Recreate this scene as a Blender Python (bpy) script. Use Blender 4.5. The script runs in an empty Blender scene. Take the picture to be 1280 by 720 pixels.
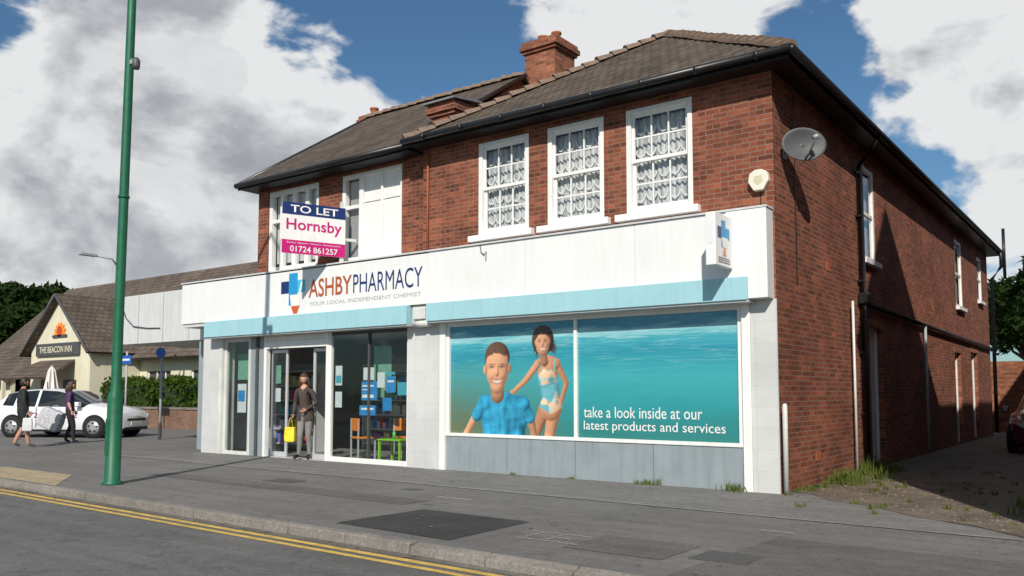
import bpy, bmesh, math, random
import numpy as np
from mathutils import Vector, Matrix, Euler
random.seed(7); rng=np.random.default_rng(7)
scene=bpy.context.scene
scene.view_settings.view_transform='Standard'; scene.view_settings.look='None'; scene.view_settings.exposure=0
COL=scene.collection
rad=math.radians

# ------------------------------------------------------------------ materials
def new_mat(name):
    m=bpy.data.materials.new(name); m.use_nodes=True
    nt=m.node_tree; nt.nodes.clear()
    out=nt.nodes.new('ShaderNodeOutputMaterial')
    return m,nt,out
def N(nt,t,**kw):
    n=nt.nodes.new(t)
    for k,v in kw.items(): setattr(n,k,v)
    return n
def rgb(c): return (c[0],c[1],c[2],1.0)
def math_n(nt,op,a,b=None,c=None,clamp=False):
    n=N(nt,'ShaderNodeMath',operation=op,use_clamp=clamp)
    for i,v in enumerate((a,b,c)):
        if v is None: continue
        if isinstance(v,(int,float)): n.inputs[i].default_value=v
        else: nt.links.new(v,n.inputs[i])
    return n.outputs[0]
def mixc(nt,fac,a,b,mode='MIX'):
    n=N(nt,'ShaderNodeMix',data_type='RGBA',blend_type=mode)
    if isinstance(fac,(int,float)): n.inputs[0].default_value=fac
    else: nt.links.new(fac,n.inputs[0])
    for idx,v in ((6,a),(7,b)):
        if isinstance(v,(tuple,list)): n.inputs[idx].default_value=rgb(v)
        else: nt.links.new(v,n.inputs[idx])
    return n.outputs[2]
def ramp(nt,fac,stops):
    n=N(nt,'ShaderNodeValToRGB'); e=n.color_ramp.elements
    while len(e)<len(stops): e.new(0.5)
    for i,(p,c) in enumerate(stops):
        e[i].position=p; e[i].color=rgb(c) if isinstance(c,(tuple,list)) else (c,c,c,1)
    nt.links.new(fac,n.inputs[0]); return n.outputs[0]
def noise(nt,vec,scale,detail=5,rough=.6,dist=0):
    n=N(nt,'ShaderNodeTexNoise'); n.inputs['Scale'].default_value=scale
    n.inputs['Detail'].default_value=detail; n.inputs['Roughness'].default_value=rough
    n.inputs['Distortion'].default_value=dist
    if vec is not None: nt.links.new(vec,n.inputs['Vector'])
    return n.outputs['Fac']
def vmap(nt,vec,scale=(1,1,1),loc=(0,0,0)):
    n=N(nt,'ShaderNodeMapping'); n.inputs['Scale'].default_value=scale; n.inputs['Location'].default_value=loc
    nt.links.new(vec,n.inputs['Vector']); return n.outputs[0]
def bsdf(nt,out,color,rough=.7,metal=0,bump=None,bstr=.3,bdist=.01,spec=.5):
    b=N(nt,'ShaderNodeBsdfPrincipled')
    if isinstance(color,(tuple,list)): b.inputs['Base Color'].default_value=rgb(color)
    else: nt.links.new(color,b.inputs['Base Color'])
    if isinstance(rough,(int,float)): b.inputs['Roughness'].default_value=rough
    else: nt.links.new(rough,b.inputs['Roughness'])
    b.inputs['Metallic'].default_value=metal
    b.inputs['Specular IOR Level'].default_value=spec
    if bump is not None:
        bn=N(nt,'ShaderNodeBump'); bn.inputs['Strength'].default_value=bstr; bn.inputs['Distance'].default_value=bdist
        nt.links.new(bump,bn.inputs['Height']); nt.links.new(bn.outputs[0],b.inputs['Normal'])
    nt.links.new(b.outputs[0],out.inputs[0]); return b
_cache={}
def M(name,color,rough=.6,var=.12,scale=6,metal=0,bump=.0,streak=0.0,spec=.4):
    """painted / plain material with procedural mottling and vertical dirt streaks"""
    if name in _cache: return _cache[name]
    m,nt,out=new_mat(name)
    pos=N(nt,'ShaderNodeNewGeometry').outputs['Position']
    n1=noise(nt,pos,scale,6,.65)
    lo=tuple(c*(1-var) for c in color); hi=tuple(min(1,c*(1+var)) for c in color)
    c=ramp(nt,n1,[(.3,lo),(.7,hi)])
    if streak>0:
        s=noise(nt,vmap(nt,pos,(9,9,.7)),1,4,.6)
        s=ramp(nt,s,[(.45,1.0),(.8,1-streak)])
        c=mixc(nt,1,c,s,'MULTIPLY')
    n2=noise(nt,pos,scale*9,4,.6)
    bsdf(nt,out,c,rough,metal,n2 if bump>0 else None,bump,.01,spec)
    _cache[name]=m; return m
def wallcoord(nt):
    g=N(nt,'ShaderNodeNewGeometry')
    sp=N(nt,'ShaderNodeSeparateXYZ'); nt.links.new(g.outputs['Position'],sp.inputs[0])
    sn=N(nt,'ShaderNodeSeparateXYZ'); nt.links.new(g.outputs['True Normal'],sn.inputs[0])
    ax=math_n(nt,'ABSOLUTE',sn.outputs[0]); ay=math_n(nt,'ABSOLUTE',sn.outputs[1])
    f=math_n(nt,'GREATER_THAN',ax,ay)
    dx=math_n(nt,'SUBTRACT',sp.outputs[1],sp.outputs[0])
    u=math_n(nt,'MULTIPLY_ADD',f,dx,sp.outputs[0])
    return g.outputs['Position'],u,sp.outputs[2]
def brick_mat(name,c1,c2,mortar,bw=.225,bh=.075,ms=.006,zs=1.0,bump=.5,stain=.35,rough=.9,offset=.5,msmooth=.2,bdist=.008,fine=1.0,moss=None,odd=None):
    m,nt,out=new_mat(name)
    pos,u,z=wallcoord(nt)
    cb=N(nt,'ShaderNodeCombineXYZ'); nt.links.new(u,cb.inputs[0]); nt.links.new(math_n(nt,'MULTIPLY',z,zs),cb.inputs[1])
    def bt(a,b_,mo,loc=None):
        b=N(nt,'ShaderNodeTexBrick')
        nt.links.new(cb.outputs[0],b.inputs['Vector'])
        b.inputs['Scale'].default_value=1; b.inputs['Brick Width'].default_value=bw; b.inputs['Row Height'].default_value=bh
        b.inputs['Mortar Size'].default_value=ms; b.inputs['Mortar Smooth'].default_value=msmooth
        b.inputs['Color1'].default_value=rgb(a); b.inputs['Color2'].default_value=rgb(b_); b.inputs['Mortar'].default_value=rgb(mo)
        b.offset=offset; return b
    b=bt(c1,c2,mortar)
    col=b.outputs['Color']
    if odd:
        sx=math_n(nt,'FLOOR',math_n(nt,'DIVIDE',z,bh)); par=math_n(nt,'MULTIPLY',math_n(nt,'MODULO',sx,2.0),.5)
        cxn=math_n(nt,'FLOOR',math_n(nt,'ADD',math_n(nt,'DIVIDE',u,bw),par))
        cv=N(nt,'ShaderNodeCombineXYZ'); nt.links.new(cxn,cv.inputs[0]); nt.links.new(sx,cv.inputs[1])
        wn=N(nt,'ShaderNodeTexWhiteNoise',noise_dimensions='2D'); nt.links.new(cv.outputs[0],wn.inputs['Vector'])
        tint=ramp(nt,wn.outputs['Value'],[(0,.60),(.22,.85),(.7,1.08),(1,1.35)])
        notm=math_n(nt,'SUBTRACT',1.0,b.outputs['Fac'])
        col=mixc(nt,math_n(nt,'MULTIPLY',notm,1.0),col,mixc(nt,1,col,tint,'MULTIPLY'))
    n1=noise(nt,pos,.8,6,.6); s=ramp(nt,n1,[(.3,1-stain),(.65,1.08)])
    c=mixc(nt,1,col,s,'MULTIPLY')
    n2=noise(nt,pos,22,4,.7); c=mixc(nt,fine,c,mixc(nt,1,c,ramp(nt,n2,[(.3,.78),(.7,1.12)]),'MULTIPLY'))
    if moss:
        c=mixc(nt,ramp(nt,noise(nt,pos,2.3,8,.75),[(.52,0.0),(.66,.75)]),c,moss)
    h=math_n(nt,'MULTIPLY_ADD',b.outputs['Fac'],-1.0,1.0)
    h=math_n(nt,'MULTIPLY_ADD',n2,.25,h)
    bsdf(nt,out,c,rough,0,h,bump,bdist,.25)
    return m
BRICK=brick_mat('brick_red',(.285,.086,.045),(.185,.058,.035),(.24,.17,.13),ms=.007,odd=True,bump=.4)
BRICK2=brick_mat('brick_orange',(.34,.125,.065),(.24,.08,.045),(.22,.16,.12),odd=True)
ROOF=brick_mat('roof_tiles',(.135,.102,.080),(.080,.062,.050),(.022,.018,.015),bw=.17,bh=.11,ms=.009,zs=1.0,bump=.9,stain=.4,bdist=.02,moss=(.12,.11,.07))
ROOFB=brick_mat('roof_tiles_brown',(.15,.115,.09),(.10,.08,.065),(.04,.03,.026),bw=.3,bh=.2,ms=.012,zs=1.0,bump=.8,stain=.3,bdist=.02)
WALLB=brick_mat('garden_brick',(.26,.15,.10),(.19,.10,.07),(.25,.2,.16))
TILEW=brick_mat('painted_tile',(.56,.565,.56),(.535,.54,.535),(.44,.44,.43),bw=.3,bh=.3,ms=.003,offset=0,bump=.12,stain=.14,rough=.4,fine=.15)
WHITE=M('white_paint',(.74,.74,.72),.45,.04,3,streak=.10)
WHITE2=M('white_paint_aged',(.60,.60,.57),.5,.10,3,streak=.25)
FASC=M('fascia_white',(.72,.725,.72),.35,.025,1.2,streak=.07)
FASCG=M('fascia_grey',(.56,.57,.57),.5,.05,2,streak=.2)
TEAL=M('fascia_teal',(.31,.54,.60),.4,.04,2,streak=.12)
GREY=M('stallriser_grey',(.25,.29,.31),.5,.08,3,streak=.22)
DGREY=M('dark_grey',(.07,.07,.075),.5,.1,5)
BLACK=M('black_plastic',(.012,.012,.013),.35,.2,5)
ALU=M('aluminium_frame',(.55,.56,.57),.35,.05,5,metal=.3)
GREENP=M('green_paint',(.008,.105,.052),.5,.2,8,bump=.08)
GALV=M('galvanised',(.33,.35,.36),.5,.12,8)
CREAM=M('cream_render',(.64,.60,.45),.8,.06,1.5,streak=.12)
NAVY=M('navy',(.012,.03,.13),.4,.05,3)
BLUE=M('sign_blue',(.015,.10,.42),.4,.05,3)
CYAN=M('cross_blue',(.02,.27,.55),.4,.03,3)
MAG=M('magenta',(.48,.012,.16),.4,.04,3)
RUST=M('lettering_rust',(.36,.085,.03),.4,.05,3)
ORANGE=M('orange_paint',(.80,.25,.02),.5,.06,3)
TERRA=M('terracotta',(.33,.10,.045),.8,.15,6,bump=.2)
LEAD=M('lead_flashing',(.16,.17,.18),.6,.15,4)
YELLOW=M('yellow_line',(.50,.34,.08),.8,.35,9,bump=.1)
DARKIN=M('dark_interior',(.03,.03,.03),.8,.1,3)

def glass_mat(name,tint=(.85,.9,.9),refl=1.0,rough=.02):
    m,nt,out=new_mat(name)
    t=N(nt,'ShaderNodeBsdfTransparent'); t.inputs[0].default_value=rgb(tint)
    g=N(nt,'ShaderNodeBsdfGlossy'); g.inputs['Roughness'].default_value=rough
    lw=N(nt,'ShaderNodeLayerWeight'); lw.inputs['Blend'].default_value=.5
    f=math_n(nt,'MULTIPLY_ADD',math_n(nt,'POWER',lw.outputs['Facing'],4.0),.85*refl,.07,clamp=True)
    pos=N(nt,'ShaderNodeNewGeometry').outputs['Position']
    bn=N(nt,'ShaderNodeBump'); bn.inputs['Strength'].default_value=.05; bn.inputs['Distance'].default_value=.05
    nt.links.new(noise(nt,pos,1.6,2,.5),bn.inputs['Height']); nt.links.new(bn.outputs[0],g.inputs['Normal'])
    mx=N(nt,'ShaderNodeMixShader'); nt.links.new(f,mx.inputs[0]); nt.links.new(t.outputs[0],mx.inputs[1]); nt.links.new(g.outputs[0],mx.inputs[2])
    nt.links.new(mx.outputs[0],out.inputs[0]); return m
GLASS=glass_mat('window_glass',(.93,.95,.95))
GLASSD=glass_mat('shop_glass',(.84,.89,.89),1.0)

# ------------------------------------------------------------------ geometry helpers
def group(name,loc=(0,0,0),rz=0,parent=None):
    e=bpy.data.objects.new(name,None); COL.objects.link(e); e.location=loc; e.rotation_euler=(0,0,rz)
    e.empty_display_size=.2
    if parent: e.parent=parent
    return e
def obj(name,verts,faces,mats,parent=None,idx=None,smooth=False):
    me=bpy.data.meshes.new(name); me.from_pydata([tuple(v) for v in verts],[],faces)
    if not isinstance(mats,(list,tuple)): mats=[mats]
    for m in mats: me.materials.append(m)
    if idx is not None: me.polygons.foreach_set('material_index',idx)
    if smooth: me.polygons.foreach_set('use_smooth',[True]*len(me.polygons))
    me.update()
    o=bpy.data.objects.new(name,me); COL.objects.link(o)
    if parent: o.parent=parent
    return o
BF=[(0,3,2,1),(4,5,6,7),(0,1,5,4),(1,2,6,5),(2,3,7,6),(3,0,4,7)]
def bverts(x0,x1,y0,y1,z0,z1):
    return [(x0,y0,z0),(x1,y0,z0),(x1,y1,z0),(x0,y1,z0),(x0,y0,z1),(x1,y0,z1),(x1,y1,z1),(x0,y1,z1)]
def bevel(o,w,seg=2):
    b=o.modifiers.new('bev','BEVEL'); b.width=w; b.segments=seg; b.limit_method='ANGLE'
    return o
def box(name,x0,x1,y0,y1,z0,z1,mat,parent=None,bev=0):
    if x0>x1:x0,x1=x1,x0
    if y0>y1:y0,y1=y1,y0
    if z0>z1:z0,z1=z1,z0
    if mat in (GLASS,GLASSD):   # single pane sheet
        if y1-y0<x1-x0:
            y=(y0+y1)/2; return obj(name,[(x0,y,z0),(x1,y,z0),(x1,y,z1),(x0,y,z1)],[(0,1,2,3)],mat,parent)
        x=(x0+x1)/2; return obj(name,[(x,y0,z0),(x,y1,z0),(x,y1,z1),(x,y0,z1)],[(0,1,2,3)],mat,parent)
    o=obj(name,bverts(x0,x1,y0,y1,z0,z1),BF,mat,parent)
    if bev: bevel(o,bev)
    return o
def boxes(name,L,mat,parent=None,bev=0):
    V=[];F=[]
    for b in L:
        k=len(V); V+=bverts(*b); F+=[tuple(i+k for i in f) for f in BF]
    o=obj(name,V,F,mat,parent)
    if bev: bevel(o,bev,1)
    return o
def lathe(name,prof,mat,parent=None,loc=(0,0,0),seg=24,smooth=True):
    V=[];F=[]
    for (r,z) in prof:
        for i in range(seg):
            a=2*math.pi*i/seg; V.append((loc[0]+r*math.cos(a),loc[1]+r*math.sin(a),loc[2]+z))
    for k in range(len(prof)-1):
        for i in range(seg):
            j=(i+1)%seg; F.append((k*seg+i,k*seg+j,(k+1)*seg+j,(k+1)*seg+i))
    F.append(tuple(range(seg))[::-1]); F.append(tuple((len(prof)-1)*seg+i for i in range(seg)))
    o=obj(name,V,F,mat,parent)
    if smooth:
        o.data.polygons.foreach_set('use_smooth',[len(p.vertices)==4 for p in o.data.polygons])
    return o
def tube(name,pts,r,mat,parent=None,seg=10):
    """swept tube along polyline; r scalar or list"""
    pts=[Vector(p) for p in pts]; V=[];F=[]
    rs=r if isinstance(r,(list,tuple)) else [r]*len(pts)
    for i,p in enumerate(pts):
        if i==0:d=pts[1]-p
        elif i==len(pts)-1:d=p-pts[i-1]
        else:d=(pts[i+1]-p).normalized()+(p-pts[i-1]).normalized()
        d.normalize(); a=Vector((0,0,1)) if abs(d.z)<.9 else Vector((1,0,0))
        s=d.cross(a).normalized(); t=s.cross(d).normalized()
        for k in range(seg):
            an=2*math.pi*k/seg; V.append(p+(s*math.cos(an)+t*math.sin(an))*rs[i])
    for i in range(len(pts)-1):
        for k in range(seg):
            j=(k+1)%seg; F.append((i*seg+k,i*seg+j,(i+1)*seg+j,(i+1)*seg+k))
    F.append(tuple(range(seg))[::-1]); F.append(tuple((len(pts)-1)*seg+i for i in range(seg)))
    return obj(name,V,F,mat,parent,smooth=True)
def poly_xz(name,pts,y,mat,parent=None,th=.0015):
    n=len(pts); V=[(p[0],y,p[1]) for p in pts]+[(p[0],y+th,p[1]) for p in pts]
    F=[tuple(range(n)),tuple(range(n,2*n))[::-1]]+[(i,i+n,(i+1)%n+n,(i+1)%n) for i in range(n)]
    o=obj(name,V,F,mat,parent)
    bm=bmesh.new(); bm.from_mesh(o.data); bmesh.ops.recalc_face_normals(bm,faces=bm.faces); bm.to_mesh(o.data); bm.free()
    return o
def ell(cx,cz,rx,rz,n=28):
    return [(cx+rx*math.cos(2*math.pi*i/n),cz+rz*math.sin(2*math.pi*i/n)) for i in range(n)]
def text(name,body,w,h,mat,parent,loc,rz=0,bold=.0,th=.004,keep=False):
    cu=bpy.data.curves.new(name,'FONT'); cu.body=body; cu.offset=bold; cu.extrude=.0
    cu.resolution_u=4
    o=bpy.data.objects.new(name+'_tmp',cu); COL.objects.link(o); bpy.context.view_layer.update()
    me=bpy.data.meshes.new_from_object(o.evaluated_get(bpy.context.evaluated_depsgraph_get()))
    bpy.data.objects.remove(o)
    co=np.array([v.co[:] for v in me.vertices]); mn=co.min(0); mx=co.max(0)
    sx=w/(mx[0]-mn[0]); sz=h/(mx[1]-mn[1])
    if keep: sx=sz
    for v in me.vertices:
        x=(v.co.x-mn[0])*sx; z=(v.co.y-mn[1])*sz; v.co=(x,0,z)
    me.materials.clear(); me.materials.append(mat)
    t=bpy.data.objects.new(name,me); COL.objects.link(t); t.location=loc; t.rotation_euler=(0,0,rz); t.parent=parent
    return t

# ------------------------------------------------------------------ camera
yaw=rad(36.75); pit=rad(4.1)
cam=bpy.data.cameras.new('camera'); camo=bpy.data.objects.new('camera',cam); COL.objects.link(camo)
cam.sensor_width=36; cam.lens=1058/1280*36; cam.clip_end=3000; cam.clip_start=.05
cam.shift_y=55/1280
camo.location=(4.11,-11.72,1.4); camo.rotation_euler=(math.pi/2+pit,0,yaw)
scene.camera=camo

# ------------------------------------------------------------------ sun + sky
SUN=Vector((.485,-.875,0)).normalized(); EL=rad(36)
sd=Vector((SUN.x*math.cos(EL),SUN.y*math.cos(EL),math.sin(EL)))
sl=bpy.data.lights.new('sun','SUN'); sl.energy=5.0; sl.angle=rad(.53); sl.color=(1,.935,.84)
so=bpy.data.objects.new('sun',sl); COL.objects.link(so); so.rotation_euler=sd.to_track_quat('Z','Y').to_euler(); so.location=(20,-40,40)

def pixdir(u,v):
    c=Vector(((u-640)/1058,-(v-415)/1058,-1)); d=Euler((math.pi/2+pit,0,yaw)).to_matrix()@c
    return d.normalized()
world=bpy.data.worlds.new('World'); scene.world=world; world.use_nodes=True
nt=world.node_tree; nt.nodes.clear()
wo=N(nt,'ShaderNodeOutputWorld')
sky=N(nt,'ShaderNodeTexSky',sky_type='NISHITA'); sky.sun_disc=False
sky.sun_elevation=EL; sky.sun_rotation=math.atan2(SUN.x,SUN.y); sky.air_density=1.0; sky.dust_density=.6; sky.ozone_density=1.6
tc=N(nt,'ShaderNodeTexCoord').outputs['Generated']
def wnoise(off,scale,det=12,r=.55,dist=.25):
    return noise(nt,vmap(nt,tc,(1,1,1.6),off),scale,det,r,dist)
n1=wnoise((3.1,1.7,.4),6.0)
n1b=wnoise((3.1-.015,1.7+.04,.4-.085),6.0)   # sampled toward the sun, gives the lit edge
acc=math_n(nt,'MULTIPLY_ADD',n1,1.45,-.225)
def azel(u,v):
    d=pixdir(u,v); return math.degrees(math.atan2(-d.x,d.y)),math.degrees(math.asin(d.z))
banks=[(150,200,9,.30),(60,310,8,.26),(260,270,6,.22),(225,50,5.5,.24),(90,60,3,.12),(455,140,4.8,.30),(390,180,3,.1),(700,-10,5,.10),(830,0,6,.14),(1180,95,5,.28),(1120,20,3,.1),(1255,215,3,.22),(1255,290,2.2,.2),(900,-80,9,.10),
       (430,20,5.0,-.38),(350,70,2.3,-.22),(15,35,3,-.36),(590,50,3.6,-.24),(1035,75,2.2,-.26),(1100,215,3.8,-.34),(1200,255,2,-.2),(25,420,3,-.1)]
for (u,v,r,w) in banks:
    a,e=azel(u,v); a=rad(a); e=rad(e)
    D=(-math.sin(a)*math.cos(e),math.cos(a)*math.cos(e),math.sin(e))
    dn=N(nt,'ShaderNodeVectorMath',operation='DOT_PRODUCT'); nt.links.new(tc,dn.inputs[0]); dn.inputs[1].default_value=D
    k=1/(rad(r)**2)
    ex=math_n(nt,'EXPONENT',math_n(nt,'MULTIPLY_ADD',dn.outputs['Value'],k,-k))
    acc=math_n(nt,'MULTIPLY_ADD',ex,w,acc)
mr=N(nt,'ShaderNodeMapRange',interpolation_type='SMOOTHSTEP'); nt.links.new(acc,mr.inputs[0]); mr.inputs[1].default_value=.51; mr.inputs[2].default_value=.64
cover=mr.outputs[0]
dens=ramp(nt,acc,[(.62,0.0),(1.0,1.0)])
lit=math_n(nt,'SUBTRACT',n1,n1b); lit=math_n(nt,'MULTIPLY_ADD',lit,4.2,.66,clamp=True)
n3=wnoise((1,5,2),13,8,.6)
shade=math_n(nt,'MULTIPLY_ADD',dens,-.42,1.0)
shade=math_n(nt,'MULTIPLY',shade,math_n(nt,'MULTIPLY_ADD',lit,.72,.58))
shade=math_n(nt,'MULTIPLY',shade,math_n(nt,'MULTIPLY_ADD',n3,.35,.86),clamp=True)
ccol=ramp(nt,shade,[(.15,(.30,.32,.36)),(.5,(.50,.52,.56)),(.84,(.94,.95,.96))])
skc=mixc(nt,1,sky.outputs[0],(.66,.94,1.10),'MULTIPLY')
b1=N(nt,'ShaderNodeBackground'); nt.links.new(skc,b1.inputs[0]); b1.inputs[1].default_value=.078
b2=N(nt,'ShaderNodeBackground'); nt.links.new(ccol,b2.inputs[0]); b2.inputs[1].default_value=.84
mx=N(nt,'ShaderNodeMixShader'); nt.links.new(cover,mx.inputs[0]); nt.links.new(b1.outputs[0],mx.inputs[1]); nt.links.new(b2.outputs[0],mx.inputs[2])
nt.links.new(mx.outputs[0],wo.inputs[0])

# ------------------------------------------------------------------ ground
def asphalt(name,base,var,agg=90,patch=.5,crack=True,tint=(1,1,1)):
    m,nt,out=new_mat(name)
    pos=N(nt,'ShaderNodeNewGeometry').outputs['Position']
    big=noise(nt,pos,patch,6,.62); fine=noise(nt,pos,agg,3,.8); mid=noise(nt,pos,7,5,.7); m2=noise(nt,pos,24,3,.7)
    c=ramp(nt,big,[(.3,tuple(base*(1-var)*t for t in tint)),(.7,tuple(base*(1+var)*t for t in tint))])
    c=mixc(nt,1,c,ramp(nt,fine,[(.25,.5),(.75,1.5)]),'MULTIPLY')
    c=mixc(nt,1,c,ramp(nt,mid,[(.3,.84),(.7,1.12)]),'MULTIPLY')
    c=mixc(nt,1,c,ramp(nt,m2,[(.3,.84),(.7,1.14)]),'MULTIPLY')
    vo=N(nt,'ShaderNodeTexVoronoi'); vo.inputs['Scale'].default_value=1.9; nt.links.new(pos,vo.inputs['Vector'])
    sp=ramp(nt,vo.outputs['Distance'],[(.035,1.0),(.05,0.0)])
    c=mixc(nt,math_n(nt,'MULTIPLY',sp,.35),c,(min(1,base*2.0),min(1,base*1.9),min(1,base*1.8)))
    bl=ramp(nt,noise(nt,pos,1.7,7,.7),[(.56,1.0),(.74,.72)])
    c=mixc(nt,1,c,bl,'MULTIPLY')
    du=ramp(nt,noise(nt,vmap(nt,pos,(.25,3.0,1)),1.4,6,.65),[(.4,.9),(.7,1.13)])
    c=mixc(nt,1,c,du,'MULTIPLY')
    if crack:
        v2=N(nt,'ShaderNodeTexVoronoi',feature='DISTANCE_TO_EDGE'); v2.inputs['Scale'].default_value=.45
        nv=N(nt,'ShaderNodeVectorMath',operation='ADD'); nt.links.new(pos,nv.inputs[0])
        nn=N(nt,'ShaderNodeTexNoise'); nn.inputs['Scale'].default_value=2.5; nt.links.new(pos,nn.inputs['Vector'])
        nt.links.new(nn.outputs['Color'],nv.inputs[1]); nt.links.new(nv.outputs[0],v2.inputs['Vector'])
        cr=ramp(nt,v2.outputs['Distance'],[(.0,.55),(.012,1.0)])
        c=mixc(nt,.6,c,mixc(nt,1,c,cr,'MULTIPLY'))
    bsdf(nt,out,c,.88,0,fine,.5,.006,.3)
    return m
PAVE=asphalt('pavement_asphalt',.150,.16,80,.45,tint=(1,.955,.91))
PAVE2=asphalt('pavement_asphalt_front',.175,.12,80,.6,tint=(1,.965,.925))
ROADM=asphalt('road_asphalt',.120,.12,60,.35,crack=True,tint=(1,.98,.955))
PATCH=asphalt('fresh_asphalt',.042,.2,70,1.5,crack=False)
PATCHM=asphalt('worn_patch',.115,.15,70,1.0,crack=False,tint=(1,.94,.88))
KERB=asphalt('kerb_concrete',.20,.2,60,2,crack=False,tint=(1,.92,.82))
TACT=asphalt('tactile_buff',.34,.12,40,2,crack=False,tint=(1,.80,.52))
DIRT=asphalt('dirt',.14,.35,25,1.3,crack=False,tint=(1,.82,.62))
LIGHTC=asphalt('edging_concrete',.27,.2,60,2,crack=False,tint=(1,.96,.9))
GRASSG=asphalt('ground_far',.09,.3,8,.2,crack=False,tint=(.8,1,.5))
def sheet(name,pts,z,mat):
    return obj(name,[(p[0],p[1],z) for p in pts],[tuple(range(len(pts)))],mat)
def ky(x): return -5.93-.029*x      # kerb line
sheet('ground',[(-900,-900),(900,-900),(900,900),(-900,900)],-.13,GRASSG)
sheet('road',[(-220,ky(-220)-12),(220,ky(220)-12),(220,ky(220)),(-220,ky(-220))],-.10,ROADM)
sheet('opposite_pavement',[(-220,ky(-220)-30),(220,ky(220)-30),(220,ky(220)-12),(-220,ky(-220)-12)],-.02,PAVE)
def slab(name,pts,z0,z1,mat):
    n=len(pts); V=[(p[0],p[1],z0) for p in pts]+[(p[0],p[1],z1) for p in pts]
    F=[tuple(range(n))[::-1],tuple(range(n,2*n))]+[(i,(i+1)%n,(i+1)%n+n,i+n) for i in range(n)]
    return obj(name,V,F,mat)
slab('pavement',[(-60,ky(-60)+.13),(40,ky(40)+.13),(40,-2.2),(40,60),(-60,60)],-.12,0,PAVE)
sheet('pavement.001',[(-13.7,-1.72),(3.2,-2.28),(.3,.35),(-.0,-.0),(-13.7,0)],.004,PAVE2)
sheet('pavement_edging',[(-16,-1.70),(6,-2.44),(6,-2.38),(-16,-1.64)],.008,LIGHTC)
V=[];F=[]
x=-60
while x<40:
    L=.915; x2=x+L-.012
    drop=.0 if not(-13<x<-9.2) else .05
    if -1.6<x<1.2: drop=.035
    y0=ky(x);y1=ky(x2); j=random.uniform(-.006,.006); y0+=j; y1+=j
    k=len(V)
    V+=[(x,y0,-.13),(x2,y1,-.13),(x2,y1+.13,-.13),(x,y0+.13,-.13),(x,y0+.012,.004-drop),(x2,y1+.012,.004-drop),(x2,y1+.13,.006),(x,y0+.13,.006)]
    F+=[tuple(i+k for i in f) for f in BF]; x+=L
kb=obj('kerb',V,F,KERB); bevel(kb,.014,2)
for i,(o0,o1) in enumerate(((-.26,-.17),(-.42,-.34))):
    sheet('yellow_line' ,[(-60,ky(-60)+o0),(40,ky(40)+o0),(40,ky(40)+o1),(-60,ky(-60)+o1)],-.096,YELLOW)
sheet('drain_channel',[(-60,ky(-60)-.13),(40,ky(40)-.13),(40,ky(40)),(-60,ky(-60))],-.0965,asphalt('gutter_dirt',.14,.3,30,1,crack=False,tint=(1,.92,.8)))
sheet('asphalt_patch',[(-2.95,-5.45),(-1.25,-5.55),(-1.3,-4.15),(-2.9,-4.1)],.004,PATCH)
sheet('asphalt_patch.001',[(1.1,-5.7),(3.6,-5.72),(3.6,-3.6),(1.2,-3.5)],.004,PATCHM)
sheet('asphalt_patch.002',[(-.2,-5.2),(.8,-5.2),(.8,-4.4),(-.2,-4.4)],.0045,PATCHM)
sheet('asphalt_patch.003',[(-9.6,-3.75),(-3.4,-3.95),(-3.4,-3.45),(-9.6,-3.3)],.004,PATCHM)
sheet('tactile_paving',[(-13.2,ky(-13)+.15),(-9.1,ky(-9.1)+.15),(-10.6,-4.55),(-13.2,-4.5)],.004,TACT)
mk=M('paint_mark',(.30,.29,.27),.8,.45,18)
boxes('paint_marks',[(-.95,-.25,-4.61,-4.59,.004,.0052),(-.85,-.15,-5.02,-5.0,.004,.0052),(-.8,-.78,-4.95,-4.65,.004,.005),(-.55,-.53,-4.95,-4.65,.004,.005),(-.5,-.35,-4.81,-4.79,.004,.005),
   (-3.6,-3.0,-3.1,-3.05,.004,.005),(.9,1.25,-3.2,-3.17,.004,.005)],mk)
IRON=M('iron',(.10,.095,.09),.6,.2,20,metal=.4)
boxes('manhole_cover',[(.95,1.45,-5.0,-4.55,.002,.007)],IRON)
boxes('manhole_cover.001',[(-7.2,-6.6,-3.2,-2.8,.002,.007)],IRON)
boxes('manhole_cover.002',[(-4.6,-4.35,-2.75,-2.55,.002,.007)],IRON)
sheet('dirt',[(.02,.35),(.35,.2),(.8,-.4),(1.3,-.6),(2.0,-1.3),(2.6,-1.6),(3.2,-2.2),(6,-2.1),(6,24),(.02,24)],.008,DIRT)
# litter and fallen leaves blown along the kerb and shopfront
V=[];F=[]
for i in range(260):
    x=random.uniform(-14,3.5)
    y=ky(x)+(-.05-abs(random.gauss(0,.08)) if i%3 else .2+abs(random.gauss(0,.8))) if i%5 else -.08-abs(random.gauss(0,.15)); zb=-.094 if y<ky(x) else .010
    s=random.uniform(.008,.024);a=random.uniform(0,3);k=len(V)
    for q in range(4): V.append((x+s*math.cos(a+q*1.57)*(1.6 if q%2 else 1),y+s*math.sin(a+q*1.57),zb+random.uniform(0,.01)))
    F.append((k,k+1,k+2,k+3))
obj('fallen_leaves',V,F,M('dry_leaf',(.16,.10,.045),.9,.5,14))

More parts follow.
